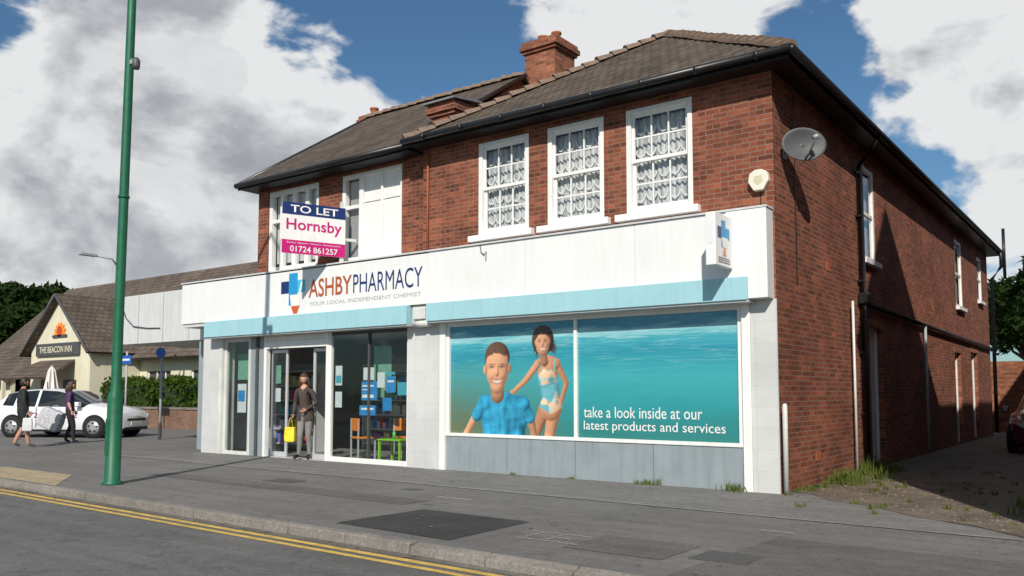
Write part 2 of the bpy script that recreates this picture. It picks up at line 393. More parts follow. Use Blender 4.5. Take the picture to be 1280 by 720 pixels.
# ------------------------------------------------------------------ pharmacy building
B=group('pharmacy_building')
XL=-6.75
def wall_with_holes(name,x0,x1,z0,z1,y,t,holes,mat,parent,axis='x'):
    xs=sorted(set([x0,x1]+[h[0] for h in holes]+[h[1] for h in holes])); zs=sorted(set([z0,z1]+[h[2] for h in holes]+[h[3] for h in holes]))
    V=[];F=[];vid={}
    def inside(a,b):
        return any(h[0]<a<h[1] and h[2]<b<h[3] for h in holes)
    def P(a,b,d):
        key=(round(a,5),round(b,5),d)
        if key not in vid:
            vid[key]=len(V); V.append((a,y+d,b) if axis=='x' else (y-d,a,b))
        return vid[key]
    n=len(xs)-1;m=len(zs)-1
    solid=[[not inside((xs[i]+xs[i+1])/2,(zs[j]+zs[j+1])/2) for j in range(m)] for i in range(n)]
    for i in range(n):
        for j in range(m):
            if not solid[i][j]: continue
            a0,a1,b0,b1=xs[i],xs[i+1],zs[j],zs[j+1]
            F.append((P(a0,b0,0),P(a1,b0,0),P(a1,b1,0),P(a0,b1,0)))
            F.append((P(a0,b0,t),P(a0,b1,t),P(a1,b1,t),P(a1,b0,t)))
            if i==0 or not solid[i-1][j]: F.append((P(a0,b0,0),P(a0,b1,0),P(a0,b1,t),P(a0,b0,t)))
            if i==n-1 or not solid[i+1][j]: F.append((P(a1,b0,0),P(a1,b0,t),P(a1,b1,t),P(a1,b1,0)))
            if j==0 or not solid[i][j-1]: F.append((P(a0,b0,0),P(a0,b0,t),P(a1,b0,t),P(a1,b0,0)))
            if j==m-1 or not solid[i][j+1]: F.append((P(a0,b1,0),P(a1,b1,0),P(a1,b1,t),P(a0,b1,t)))
    return obj(name,V,F,mat,parent)
ZE=6.02
W=[(-5.40,-4.28),(-3.89,-2.78),(-2.37,-1.23)]
wz=(4.22,5.90)
wall_with_holes('front_wall',XL,0,3.9,ZE,0,.28,[(a,b,wz[0],wz[1]) for a,b in W],BRICK,B)
LW=[(-11.63,-9.93),(-9.21,-7.46)]
wall_with_holes('front_wall_left',-12.0,XL,3.9,ZE,.15,.28,[(a,b,4.08,5.92) for a,b in LW],BRICK,B)
SW=[(4.65,5.65,3.9,5.7),(14.4,15.5,3.8,5.7),(18.3,19.2,4.3,5.7)]
SD=[(5.0,5.95,0.05,2.65),(13.9,14.8,.05,2.5),(16.6,17.7,.05,2.6)]
wall_with_holes('side_wall',.28,20.5,0,ZE,0,.28,SW+SD,BRICK,B,axis='y')
box('corner_pier',-.28,0,0.0,.28,0,3.9,BRICK,B)
box('corner_return',-.277,-.003,.278,.283,3.9,ZE,BRICK,B)
box('rear_wall',XL,-.28,20.2,20.5,0,ZE,BRICK,B)
box('left_wall',-12.0,-11.7,.43,9,3.6,ZE,BRICK,B)
box('left_wall_upper_return',XL,XL+.2,.28,20.2,3.6,ZE,BRICK,B)
box('upper_floor',-13.7,-.3,.46,20,3.3,3.5,DARKIN,B)
box('room_back',-11.6,-.3,3.2,3.3,3.5,ZE,M('room_wall',(.25,.24,.22),.8,.1,2),B)

def hip_roof():
    x0,x1,y0,y1=XL-.12,.38,-.40,21.0; ze=6.14; ax=-3.2; ay=3.25; za=8.5
    ay2=17.6
    V=[(x0,y0,ze),(x1,y0,ze),(x1,y1,ze),(x0,y1,ze),(ax,ay,za),(ax,ay2,za)]
    F=[(0,1,4),(1,2,5,4),(2,3,5),(3,0,4,5)]
    o=obj('roof_hipped',V,F,ROOF,B)
    s=o.modifiers.new('s','SOLIDIFY'); s.thickness=.05; s.offset=-1
    box('soffit',x0+.05,x1-.05,y0+.05,y1-.05,6.02,6.055,BLACK,B)
    boxes('eaves_board',[(x0,x1,y0+.02,y0+.05,6.0,6.13),(x1-.05,x1-.02,y0+.05,y1,6.0,6.13)],BLACK,B)
    tube('gutter_front',[(x0-.02,y0-.05,6.10),(x1+.05,y0-.05,6.10)],.062,BLACK,B)
    tube('gutter_side',[(x1+.05,y0-.05,6.10),(x1+.05,y1,6.10)],.062,BLACK,B)
    for i in range(8): tube('gutter_union_%d'%i,[(x0+.5+i*.9,y0-.05,6.10),(x0+.56+i*.9,y0-.05,6.10)],.07,BLACK,B)
    def ridge(p,q,name):
        p=Vector(p);q=Vector(q);L=(q-p).length;n=int(L/.3);V=[];F=[]
        d=(q-p).normalized(); s=d.cross(Vector((0,0,1))).normalized(); t=s.cross(d)
        for i in range(n):
            jit=random.uniform(-.01,.01)
            a=p+d*(L*i/n)+t*jit; b=p+d*(L*(i+1.12)/n)+t*jit
            k=len(V)
            for (c,r) in ((a,.135),(b,.085)):
                for j in range(7):
                    an=math.pi*j/6; V.append(c+s*math.cos(an)*r*1.15+t*(math.sin(an)*r-.02))
            for j in range(6): F.append((k+j,k+j+1,k+8+j,k+7+j))
            F.append(tuple(k+j for j in range(7))); F.append(tuple(k+7+j for j in range(7))[::-1])
        obj(name,V,F,RIDGE,B)
    RIDGE=M('ridge_tile',(.18,.125,.092),.85,.3,8,bump=.3)
    ridge(V[1],V[4],'hip_tiles_r'); ridge(V[0],V[4],'hip_tiles_l'); ridge(V[4],V[5],'ridge_tiles')
    X0,X1=-12.2,-7.25; XR=-12.45; Y0,Y1=-.28,8.2; yr=4.0; zr=8.85
    o=obj('roof_main',[(X0,Y0,6.1),(X1,Y0,6.1),(X1,yr,zr),(XR,yr,zr),(X0,Y1,6.1),(X1,Y1,6.1)],[(0,1,2,3),(3,2,5,4)],ROOF,B)
    s=o.modifiers.new('s','SOLIDIFY'); s.thickness=.08; s.offset=-1
    o=obj('roof_link',[(X1+.002,Y0,6.1),(XL+.1,Y0,6.1),(XL+.1,.9,6.88),(X1+.002,.9,6.88)],[(0,1,2,3)],ROOF,B)
    xg=X1-.12
    obj('gable_wall_r',[(xg,.15,6.0),(xg,8,6.0),(xg,yr,zr-.1),(xg-.25,.15,6.0),(xg-.25,8,6.0),(xg-.25,yr,zr-.1)],[(0,1,2),(3,5,4),(0,2,5,3),(1,4,5,2),(0,3,4,1)],BRICK2,B)
    xg=-11.75
    obj('gable_wall_l',[(xg,.15,6.0),(xg,8,6.0),(xg,yr,zr-.1),(xg-.25,.15,6.0),(xg-.25,8,6.0),(xg-.25,yr,zr-.1)],[(0,1,2),(3,5,4),(0,2,5,3),(1,4,5,2),(0,3,4,1)],BRICK,B)
    ridge((XR,yr,zr),(X1,yr,zr),'ridge_tiles_main')
    tube('verge_board',[(X1+.02,Y0,6.08),(X1+.02,yr,zr-.02)],.05,BLACK,B,6)
    tube('verge_board_l',[(X0-.02,Y0,6.08),(XR-.02,yr,zr-.02)],.06,BLACK,B,6)
    tube('gutter_left',[(X0,Y0-.05,6.06),(XL-.15,Y0-.05,6.06)],.06,BLACK,B)
    box('soffit_left',X0+.02,XL-.13,Y0+.02,.4,5.985,6.02,BLACK,B)
    box('eaves_board_left',X0,XL-.13,Y0,Y0+.03,5.97,6.09,BLACK,B)
hip_roof()
def chimney(cx,cy,w,zb,zt,mat,name,pots=2):
    h=w/2
    box(name,cx-h,cx+h,cy-h,cy+h,zb,zt-.28,mat,B)
    boxes(name+'_cap',[(cx-h-.05,cx+h+.05,cy-h-.05,cy+h+.05,zt-.28,zt-.21),(cx-h-.1,cx+h+.1,cy-h-.1,cy+h+.1,zt-.21,zt-.10),(cx-h-.06,cx+h+.06,cy-h-.06,cy+h+.06,zt-.10,zt)],mat,B)
    for i in range(pots):
        px=cx+(i-(pots-1)/2)*w*.45
        lathe(name+'_pot_%d'%i,[(.13,0),(.12,.05),(.105,.1),(.10,.2),(.125,.22),(.125,.26),(.10,.27)],TERRA,B,(px,cy,zt),16)
chimney(-6.95,4.6,.85,6.6,9.68,BRICK2,'chimney')
boxes('chimney_flashing',[(-6.95-.45,-6.95+.45,4.6-.45,4.6+.45,7.0,7.35)],LEAD,B)
chimney(-7.15,1.3,.6,6.3,7.32,BRICK,'chimney_stub',0)
obj('chimney_stub_cap',[(-7.6,.85,7.3),(-6.72,.85,7.3),(-6.72,1.75,7.42),(-7.6,1.75,7.42),(-7.6,.85,7.34),(-6.72,.85,7.34),(-6.72,1.75,7.46),(-7.6,1.75,7.46)],BF,LEAD,B)
chimney(-12.9,4.6,.5,7.9,9.1,BRICK2,'chimney_far',1)

def curtain_mat():
    m,nt,out=new_mat('net_curtain')
    pos=N(nt,'ShaderNodeNewGeometry').outputs['Position']
    w=N(nt,'ShaderNodeTexWave',wave_type='BANDS',bands_direction='X'); w.inputs['Scale'].default_value=1.5; w.inputs['Distortion'].default_value=4; w.inputs['Detail'].default_value=2; w.inputs['Detail Scale'].default_value=2.0
    nt.links.new(vmap(nt,pos,(1.6,1,1.1)),w.inputs['Vector'])
    c=ramp(nt,w.outputs['Fac'],[(.05,(.34,.35,.36)),(.5,(.47,.47,.47)),(1,(.58,.58,.58))])
    bsdf(nt,out,c,.9); return m
CURT=curtain_mat()
def sash(name,x0,x1,z0,z1,y,parent,cols=3,rows=2):
    g=group(name,parent=parent)
    f=.085; L=[(x0,x0+f,y-.03,y+.1,z0,z1),(x1-f,x1,y-.03,y+.1,z0,z1),(x0+f,x1-f,y-.03,y+.1,z1-f,z1),(x0+f,x1-f,y-.03,y+.1,z0,z0+.07)]
    boxes('frame',L,WHITE,g,.006)
    zm=(z0+z1)/2-.02
    a,b=x0+f,x1-f
    for (s0,s1,dy,nm) in ((zm,z1-f,.02,'upper_sash'),(z0+.07,zm+.05,.06,'lower_sash')):
        st=.045; L=[(a,a+st,y+dy,y+dy+.035,s0,s1),(b-st,b,y+dy,y+dy+.035,s0,s1),(a+st,b-st,y+dy,y+dy+.035,s1-st,s1),(a+st,b-st,y+dy,y+dy+.035,s0,s0+.055)]
        for i in range(1,cols):
            xx=a+st+(b-a-2*st)*i/cols; L.append((xx-.012,xx+.012,y+dy+.004,y+dy+.03,s0+.055,s1-st))
        for j in range(1,rows):
            zz=s0+.055+(s1-s0-.1)*j/rows; L.append((a+st,b-st,y+dy+.006,y+dy+.028,zz-.012,zz+.012))
        boxes(nm,L,WHITE,g)
        box('glass',a+st,b-st,y+dy+.016,y+dy+.019,s0+.055,s1-st,GLASS,g)
    V=[];F=[];nx=60;nz=10
    for j in range(nz+1):
        for i in range(nx+1):
            x=a+(b-a)*i/nx; z=z0+.08+(z1-z0-.2)*j/nz
            V.append((x,y+.16+.018*math.sin(i*1.25+math.sin(j*1.3)*.9)+.01*math.sin(i*.37),z))
    for j in range(nz):
        for i in range(nx): F.append((j*(nx+1)+i,j*(nx+1)+i+1,(j+1)*(nx+1)+i+1,(j+1)*(nx+1)+i))
    obj('net_curtain',V,F,CURT,g,smooth=True)
    V=[];F=[]
    for r in range(4):
        zz=z0+.2+r*(z1-z0-.25)/4
        n=5
        for i in range(n):
            cxx=a+(b-a)*(i+.5)/n+random.uniform(-.015,.015); w=(b-a)/n*.5; k=len(V); dz=random.uniform(-.015,.015)
            for q in range(9):
                an=math.pi*q/8; V.append((cxx+w*math.cos(an),y+.125,zz+dz+.13-.13*math.sin(an))); V.append((cxx+w*.75*math.cos(an),y+.125,zz+dz+.135-.10*math.sin(an)))
            for q in range(8): F.append((k+2*q,k+2*q+2,k+2*q+3,k+2*q+1))
    obj('lace_trim',V,F,M('lace',(.66,.66,.64),.8,.03,4),g)
    box('sill',x0-.16,x1+.12,y-.14,y+.0,z0-.12,z0-.01,WHITE,g,.008)
    return g
for i,(a,b) in enumerate(W):
    sash('sash_window_%d'%(i+1),a,b,wz[0],wz[1],.03,B)
def left_windows():
    y=.2; g=group('casement_window_1',parent=B); x0,x1=LW[0]
    L=[(x0,x0+.1,y-.03,y+.1,4.08,5.92),(x1-.1,x1,y-.03,y+.1,4.08,5.92),(x0+.1,x1-.1,y-.03,y+.1,5.82,5.92),(x0+.1,x1-.1,y-.03,y+.1,4.08,4.2)]
    n=4
    for i in range(1,n):
        xx=x0+(x1-x0)*i/n; L.append((xx-.06,xx+.06,y-.02,y+.09,4.2,5.82))
    L.append((x0+.1,x1-.1,y-.01,y+.08,5.2,5.28))
    boxes('frame',L,WHITE,g,.006); box('glass',x0+.1,x1-.1,y+.04,y+.044,4.2,5.82,GLASS,g)
    box('blind',x0+.1,x1-.1,y+.13,y+.14,4.3,5.82,M('blind',(.50,.50,.48),.8,.05,3),g)
    g=group('casement_window_2',parent=B); x0,x1=LW[1]; xm=x0+.56; xn=(xm+x1)/2
    L=[(x0,x0+.09,y-.03,y+.1,4.08,5.92),(x1-.07,x1,y-.03,y+.1,4.08,5.92),(x0+.09,x1-.07,y-.03,y+.1,5.84,5.92),(x0+.09,x1-.07,y-.03,y+.1,4.08,4.18),(xm-.06,xm+.06,y-.025,y+.1,4.18,5.84),(xn-.03,xn+.03,y-.02,y+.08,4.18,5.84),(x0+.09,xm-.06,y-.01,y+.08,5.2,5.28)]
    boxes('frame',L,WHITE,g,.006); box('glass',x0+.09,xm-.06,y+.04,y+.044,4.18,5.84,GLASS,g)
    box('curtain',x0+.09,xm-.06,y+.13,y+.135,4.18,5.84,M('blind2',(.30,.30,.30),.8,.05,3),g)
    box('boarding',xm+.06,x1-.07,y+.03,y+.05,4.18,5.84,WHITE,g)
    box('board_rail',xm+.06,x1-.07,y+.01,y+.03,5.3,5.35,WHITE,g)
left_windows()
def side_window(n,y0,y1,z0,z1):
    g=group('side_window_%d'%n,parent=B); x=-.08
    f=.08
    boxes('frame',[(x,x+.07,y0,y0+f,z0,z1),(x,x+.07,y1-f,y1,z0,z1),(x,x+.07,y0+f,y1-f,z1-f,z1),(x,x+.07,y0+f,y1-f,z0,z0+f),(x+.01,x+.06,y0+f,y1-f,(z0+z1)/2-.03,(z0+z1)/2+.03)],WHITE,g)
    box('glass',x+.03,x+.034,y0+f,y1-f,z0+f,z1-f,GLASS,g)
    box('curtain',x-.06,x-.05,y0+f,y1-f,z0+f,z1-f,M('blind',(.50,.50,.48),.8,.05,3),g)
    box('sill',0,.1,y0-.08,y1+.08,z0-.1,z0,WHITE,g,.006)
for i,s in enumerate(SW): side_window(i+1,*s)
for i,(y0,y1,z0,z1) in enumerate(SD):
    g=group('side_door_%d'%(i+1),parent=B)
    mt=WHITE2 if i==0 else M('door_tan',(.42,.33,.22),.6,.1,4)
    boxes('frame',[(-.16,-.09,y0,y0+.07,z0,z1),(-.16,-.09,y1-.07,y1,z0,z1),(-.16,-.09,y0+.07,y1-.07,z1-.07,z1)],WHITE2,g)
    box('leaf',-.17,-.13,y0+.07,y1-.07,z0,z1-.07,mt,g)
    box('lintel',.0,.012,y0-.15,y1+.15,z1,z1+.14,BRICK2,g)
dp=group('drainpipes',parent=B)
tube('downpipe',[(.44,4.3,6.05),(.40,4.3,5.95),(.09,4.3,5.55),(.09,4.3,.1)],.05,BLACK,dp)
box('hopper',.02,.2,4.2,4.4,3.0,3.2,BLACK,dp,.02)
tube('waste_pipe',[(.07,4.3,3.02),(.07,20.4,2.85)],.045,BLACK,dp)
tube('vent_pipe',[(.08,3.62,0),(.08,3.62,3.0)],.022,WHITE2,dp)
tube('downpipe_2',[(.08,9.7,.1),(.08,9.7,2.95)],.03,GALV,dp)
tube('downpipe_far',[(.45,20.3,6.05),(.42,20.55,5.6),(.12,20.6,5.2),(.1,20.6,.1)],.06,BLACK,dp)
tube('soil_pipe',[(.5,20.7,5.2),(.5,20.7,6.9)],.05,BLACK,dp)
tube('front_pipe',[(-6.6,-.04,4.0),(-6.6,-.04,6.0)],.018,TERRA,dp)
for z in (1,2.1,3.4,4.6,5.4): box('bracket_%d'%int(z*10),.0,.1,4.24,4.36,z,z+.04,BLACK,dp)
box('cable',.0,.012,.9,.915,3.0,5.9,BLACK,dp)
boxes('air_bricks',[(0.0,.008,yy_,yy_+.22,zz_,zz_+.15) for yy_,zz_ in ((1.6,.35),(2.4,3.4),(7.4,.35),(11,3.4))],TERRA,B)
FY=-.25
F_=group('shop_fascia',parent=B)
segs=[-14.36,-11.9,-9.3,-6.39,-4.2,-2.1,-.62,-.02]
for i in range(len(segs)-1):
    a,b=segs[i],segs[i+1]
    zb=3.03 if i<6 else 2.72
    box('panel_%d'%i,a+.003,b-.003,FY-(0.02 if i==6 else 0),.0 if a>XL-.5 else .147,zb,3.99 if i>2 else 3.97,FASC,F_,.006)
box('fascia_core',-14.33,-.06,FY+.02,-.01,3.05,3.94,FASCG,F_)
box('top_flashing',-14.38,-.01,FY-.03,.1 ,3.992,4.02,FASCG,F_)
box('band_right',-6.36,-.64,-.33,-.03,2.70,3.028,TEAL,F_,.006)
box('band_right_end',-.638,-.3,-.33,-.03,2.70,3.028,TEAL,F_,.006)
box('band_left',-13.3,-6.85,-.33,-.03,2.67,3.028,TEAL,F_,.006)
box('band_underside_r',-6.36,-.3,-.30,.02,2.672,2.698,FASCG,F_)
box('band_underside_l',-13.3,-6.85,-.30,.02,2.642,2.668,FASCG,F_)
box('canopy_end',-14.33,-13.32,-.22,.5,2.95,3.027,FASCG,F_)
boxes('bracket_box',[(-6.83,-6.38,-.2,.0,2.62,3.02),(-6.75,-6.46,-.26,-.2,2.75,2.97)],WHITE2,F_,.015)
tube('bracket_roll',[(-6.8,-.17,2.68),(-6.41,-.17,2.68)],.07,WHITE2,F_)
tube('hanging_wire',[(-5.15,-.26,3.99),(-5.12,-.27,3.86),(-5.05,-.27,3.80),(-5.0,-.27,3.86),(-5.02,-.26,3.70)],.008,DGREY,F_,6)
S=group('projecting_sign',parent=B)
box('light_box',-.67,-.52,-.86,-.27,3.15,3.89,FASC,S,.012)
def plane_x(name,pts,x,mat,parent):
    return obj(name,[(x,p[0],p[1]) for p in pts],[tuple(range(len(pts)))],mat,parent)
plane_x('cross_v',[(-.66,3.42),(-.52,3.42),(-.52,3.80),(-.66,3.80)],-.517,CYAN,S)
plane_x('cross_h',[(-.79,3.54),(-.66,3.54),(-.66,3.70),(-.79,3.70)],-.5165,NAVY,S)
plane_x('cross_h2',[(-.52,3.54),(-.38,3.54),(-.38,3.70),(-.52,3.70)],-.5168,CYAN,S)
plane_x('bowl_w',[(-.62,3.42),(-.46,3.42),(-.43,3.56),(-.66,3.56)],-.5155,WHITE,S)
plane_x('mortar',[(-.62,3.30),(-.50,3.30),(-.54,3.42),(-.58,3.42)],-.515,M('peach',(.6,.25,.15),.5,.02,3),S)
for i in range(3): plane_x('smalltext_%d'%i,[(-.78,3.26-.03*i),(-.38,3.26-.03*i),(-.38,3.272-.03*i),(-.78,3.272-.03*i)],-.516,DGREY,S)
boxes('logo_front',[(-.64,-.55,-.8635,-.862,3.45,3.75)],M('faint',(.65,.69,.71),.5,.02,3),S)
yt=FY-.004
text('sign_ashby','ASHBY',1.30,.38,RUST,F_,(-9.72,yt,3.36),bold=.012)
text('sign_pharmacy','PHARMACY',1.86,.38,NAVY,F_,(-8.38,yt,3.36),bold=.0)
text('sign_strapline','YOUR LOCAL INDEPENDENT CHEMIST',3.15,.075,M('strap_grey',(.35,.36,.38),.5,.02,3),F_,(-9.7,yt,3.19))
lg=group('cross_logo',parent=F_)
poly_xz('cross_left',[(-10.62,3.50),(-10.62,3.76),(-10.36,3.76),(-10.36,3.50)],yt,NAVY,lg)
poly_xz('cross_vert',[(-10.36,3.24),(-10.08,3.24),(-10.08,3.92),(-10.36,3.92)],yt,CYAN,lg)
poly_xz('cross_right',[(-10.08,3.50),(-9.84,3.50),(-9.84,3.76),(-10.08,3.76)],yt-.0003,M('cross_teal',(.05,.45,.6),.4,.02,3),lg)
poly_xz('bowl',[(-10.32,3.46),(-9.96,3.46),(-10.0,3.25),(-10.08,3.16),(-10.2,3.16),(-10.28,3.25)],yt-.003,WHITE,lg)
poly_xz('bowl_base',[(-10.28,3.22),(-10.0,3.22),(-10.08,3.06),(-10.2,3.06)],yt-.005,M('bowl_red',(.55,.10,.03),.5,.02,3),lg)
poly_xz('pestle',[(-10.05,3.46),(-9.99,3.46),(-9.9,3.72),(-9.95,3.74)],yt-.005,WHITE,lg)

R=group('shopfront_poster_bay',parent=B)
box('pier_mid',-7.1,-6.62,-.02,.3,0,2.68,TILEW,B)
box('pier_mid_post',-6.62,-6.27,-.045,.3,0,2.7,TILEW,B)
box('pilaster_right_face',-.37,.012,-.035,.0,0,2.72,TILEW,B,.004)
box('pilaster_right_edge',-.50,-.372,-.055,.1,0,2.72,WHITE,B,.006)
box('pilaster_post_l',-6.27,-6.14,-.05,.1,0,2.70,WHITE,B,.006)
box('stallriser',-6.14,-.50,.0,.2,0,.62,GREY,R)
boxes('stallriser_joints',[(x,x+.006,-.0015,.0,.02,.62) for x in (-4.75,-3.36,-1.95)],DGREY,R)
box('stallriser_rail',-6.14,-.50,-.02,.1,.62,.675,WHITE,R,.004)
boxes('window_frame',[(-6.14,-6.08,.0,.1,.675,2.64),(-.58,-.502,.0,.1,.675,2.64),(-3.385,-3.325,.0,.1,.675,2.64),(-6.14,-.502,.001,.1,2.6,2.7)],WHITE,R,.004)
box('bay_backing',-6.2,-.45,.12,.2,.6,2.75,DGREY,R)
def poster_mat(name,fig):
    m,nt,out=new_mat(name)
    pos=N(nt,'ShaderNodeNewGeometry').outputs['Position']
    s=N(nt,'ShaderNodeSeparateXYZ'); nt.links.new(pos,s.inputs[0])
    z=math_n(nt,'MULTIPLY_ADD',s.outputs[2],1/2.0,-.33)
    wv=noise(nt,vmap(nt,pos,(.7,1,6)),1.4,6,.6,.4)
    z2=math_n(nt,'MULTIPLY_ADD',math_n(nt,'SUBTRACT',wv,.5),.26,z)
    c=ramp(nt,z2,[(0,(.03,.17,.16)),(.22,(.025,.25,.27)),(.5,(.04,.33,.36)),(.70,(.02,.24,.32)),(.80,(.05,.33,.40)),(.86,(.24,.50,.54)),(.91,(.04,.24,.36)),(1,(.06,.28,.42))])
    foam=ramp(nt,noise(nt,vmap(nt,pos,(.9,1,16),(3,0,1)),2.0,8,.7,.8),[(.52,0.0),(.68,1.0)])
    band=ramp(nt,z,[(.45,0.0),(.72,.5),(.84,1.0),(.93,.2)])
    c=mixc(nt,math_n(nt,'MULTIPLY',math_n(nt,'MULTIPLY',foam,band),.55),c,(.5,.70,.70))
    lx=math_n(nt,'MULTIPLY_ADD',s.outputs[0],-.40,-1.35,clamp=True)
    lz=math_n(nt,'MULTIPLY_ADD',z2,-1.5,1.05,clamp=True)
    c=mixc(nt,math_n(nt,'MULTIPLY',math_n(nt,'MULTIPLY',lx,lz),1.0,clamp=True),c,(.12,.15,.08))
    if fig:
        at=N(nt,'ShaderNodeAttribute'); at.attribute_name='print'
        c=mixc(nt,at.outputs['Alpha'],c,at.outputs['Color'])
    bsdf(nt,out,c,.22,0,None,spec=.5); return m
box('poster_panel_r',-3.325,-.58,.05,.06,.675,2.6,poster_mat('poster_sea',False),R)
text('poster_line_1','take a look inside at our',2.06,.175,WHITE,R,(-3.22,.045,1.0),bold=.0)
text('poster_line_2','latest products and services',2.42,.19,WHITE,R,(-3.22,.045,.76),bold=.0)

# The printed photograph of the two children, stored as a colour attribute on a fine flat grid (the print itself)
def print_children():
    px0,px1,pz0,pz1=-6.08,-3.385,.675,2.6; st=.0085
    nx=int((px1-px0)/st)+1; nz=int((pz1-pz0)/st)+1
    xs=np.linspace(px0,px1,nx); zs=np.linspace(pz0,pz1,nz); X,Z=np.meshgrid(xs,zs)
    IMG=np.zeros((nz,nx,3)); A=np.zeros((nz,nx))
    r_=np.random.default_rng(3)
    def gm(n,s):
        i=np.arange(n); G=np.exp(-((i[:,None]-i[None,:])*st)**2/(2*s*s)); return G/G.sum(1)[:,None]
    def blur(a,s,sz=None):
        return gm(nz,sz or s)@a@gm(nx,s).T
    NO=r_.normal(size=(nz,nx)); 
    def nz_(s,sz=None):
        b=blur(NO[::1,::1],s,sz); b=b/b.std(); return b
    n_fine=nz_(.012); n_mid=nz_(.05); n_str=nz_(.012,.05); n_fold=nz_(.09,.04)
    LT=np.array([-.48,.42,.77]); LT/=np.linalg.norm(LT)
    def sstep(x): x=np.clip(x,0,1); return x*x*(3-2*x)
    def cap(x0,z0,x1,z1,r0,r1,dep=0):
        dx,dz=x1-x0,z1-z0; t=np.clip(((X-x0)*dx+(Z-z0)*dz)/(dx*dx+dz*dz+1e-9),0,1)
        d=np.hypot(X-x0-t*dx,Z-z0-t*dz); r=r0+(r1-r0)*t
        return np.where(d<r,np.sqrt(np.maximum(r*r-d*d,0))+dep,-1.), sstep((r-d)/.014+.5)
    def elp(cx,cz,rx,rz,dep=0,thick=None):
        q=((X-cx)/rx)**2+((Z-cz)/rz)**2; k=thick or min(rx,rz)
        return np.where(q<1,k*np.sqrt(np.maximum(1-q,0))+dep,-1.), sstep((1-np.sqrt(q))*min(rx,rz)/.014+.5)
    def paint(prims,color,bump=None,bl=.012,amb=.42,dif=.80,alpha_mul=None):
        H=np.full((nz,nx),-1.);al=np.zeros((nz,nx))
        for h,a in prims: H=np.maximum(H,h); al=np.maximum(al,a)
        H=np.maximum(H,0)
        if bump is not None: H=H+bump
        H=blur(H,bl); gz,gx=np.gradient(H,st); nn=np.sqrt(gx*gx+gz*gz+1)
        sh=(-gx*LT[0]-gz*LT[1]+LT[2])/nn
        sh=amb+dif*np.clip(sh,0,1.2)
        col=(np.array(color) if not isinstance(color,np.ndarray) else color)
        col=np.broadcast_to(col,(nz,nx,3))*sh[...,None]*(1+.035*n_fine[...,None])
        if alpha_mul is not None: al=al*alpha_mul
        IMG[:]=IMG*(1-al[...,None])+col*al[...,None]; A[:]=A+(1-A)*al
        return al
    def blot(cx,cz,rx,rz,color,s=1.0,soft=.5):
        q=np.sqrt(((X-cx)/rx)**2+((Z-cz)/rz)**2); a=sstep((1+soft-q)/(2*soft))*s*np.minimum(A,1)
        IMG[:]=IMG*(1-a[...,None])+np.array(color)*a[...,None]
    def G(cx,cz,sx,sz): return np.exp(-((X-cx)/sx)**2-((Z-cz)/sz)**2)
    SK=np.array([.58,.30,.175]); SKG=np.array([.50,.245,.135])
    # --- girl, leaning on the boy's shoulder
    hp=[]
    for i in range(90):   # wind-blown hair strands
        a=r_.uniform(-.9,3.9); r0=.17; x=-4.03+math.cos(a)*.13; z=2.27+math.sin(a)*.17
        L=r_.uniform(.06,.20) if math.sin(a)<.4 else r_.uniform(.03,.08); wx=.6*abs(math.cos(a))+.35*math.cos(a)+.25; wz=.55*math.sin(a)-.75*(1 if math.sin(a)<.5 else .1)
        n=math.hypot(wx,wz); sgn=1 if math.cos(a)>-.3 else -.7
        x1=x+sgn*wx/n*L; z1=z+wz/n*L*1.2
        hp.append(cap(x,z,x1,z1,.022,.004))
    hp.append(elp(-4.03,2.29,.225,.255))
    hair=np.array([.050,.028,.020])
    paint(hp,hair,n_str*.004,amb=.5,dif=1.4)
    paint([cap(-3.74,1.88,-3.56,1.56,.062,.052),cap(-3.56,1.56,-3.68,1.2,.052,.038)],SKG*.8)
    paint([cap(-4.00,1.12,-4.22,.62,.125,.085)],SKG*.75)
    paint([cap(-3.80,1.12,-3.92,.6,.135,.095)],SKG)
    tor=[elp(-3.94,1.86,.235,.17,0,.13),elp(-3.93,1.66,.205,.27,0,.14),elp(-3.88,1.42,.185,.26,0,.13),elp(-3.87,1.15,.225,.22,0,.15),cap(-4.12,1.88,-3.76,1.89,.085,.085)]
    neck=1.80-.9*((X+3.94)/1.0)**2*4+.02*n_mid
    hem=1.03+.5*np.abs(X+3.86)
    sw=sstep((neck-Z)/.02)*sstep((Z-hem)/.02)
    pat=np.stack([.12+.30*(n_mid>.6)+.25*(n_fold>.9),.36+.14*(n_mid>.6)-.05*(n_fold>.9),.42+.02*(n_mid>.6)-.15*(n_fold>.9)],-1)
    colr=SKG*(1-sw[...,None])+pat*sw[...,None]
    paint(tor,colr,.05*G(-3.93,1.7,.12,.1)-.015*G(-3.9,1.42,.05,.04)+.003*n_fold*sw,bl=.022)
    for sx in (-4.07,-3.80): paint([cap(sx,1.95,sx+.01,1.76,.014,.014)],(.15,.38,.42),amb=.8,dif=.3)
    paint([cap(-4.14,1.88,-4.40,1.60,.068,.054),cap(-4.40,1.60,-4.62,1.44,.052,.038),elp(-4.66,1.41,.06,.042)],SKG*1.05)
    for k in range(4): paint([cap(-4.66,1.42-.0,-4.73+.012*k,1.385+.018*k-.03,.013,.010)],SKG*1.0)
    paint([cap(-4.03,2.08,-4.0,1.92,.07,.08)],SKG*.62)
    gb=.035*G(-4.035,2.215,.020,.030)+.012*G(-4.033,2.26,.014,.045)-.016*G(-4.10,2.268,.040,.022)-.016*G(-3.972,2.268,.040,.022)+.014*G(-4.11,2.19,.045,.035)+.014*G(-3.955,2.19,.045,.035)
    hl=sstep((2.415-1.6*np.abs(X+4.035)**2*3-Z+.012*n_str)/.03)
    paint([elp(-4.035,2.28,.165,.165,0,.13),elp(-4.033,2.19,.135,.165,0,.12)],SK*.92,gb,bl=.010,alpha_mul=hl)
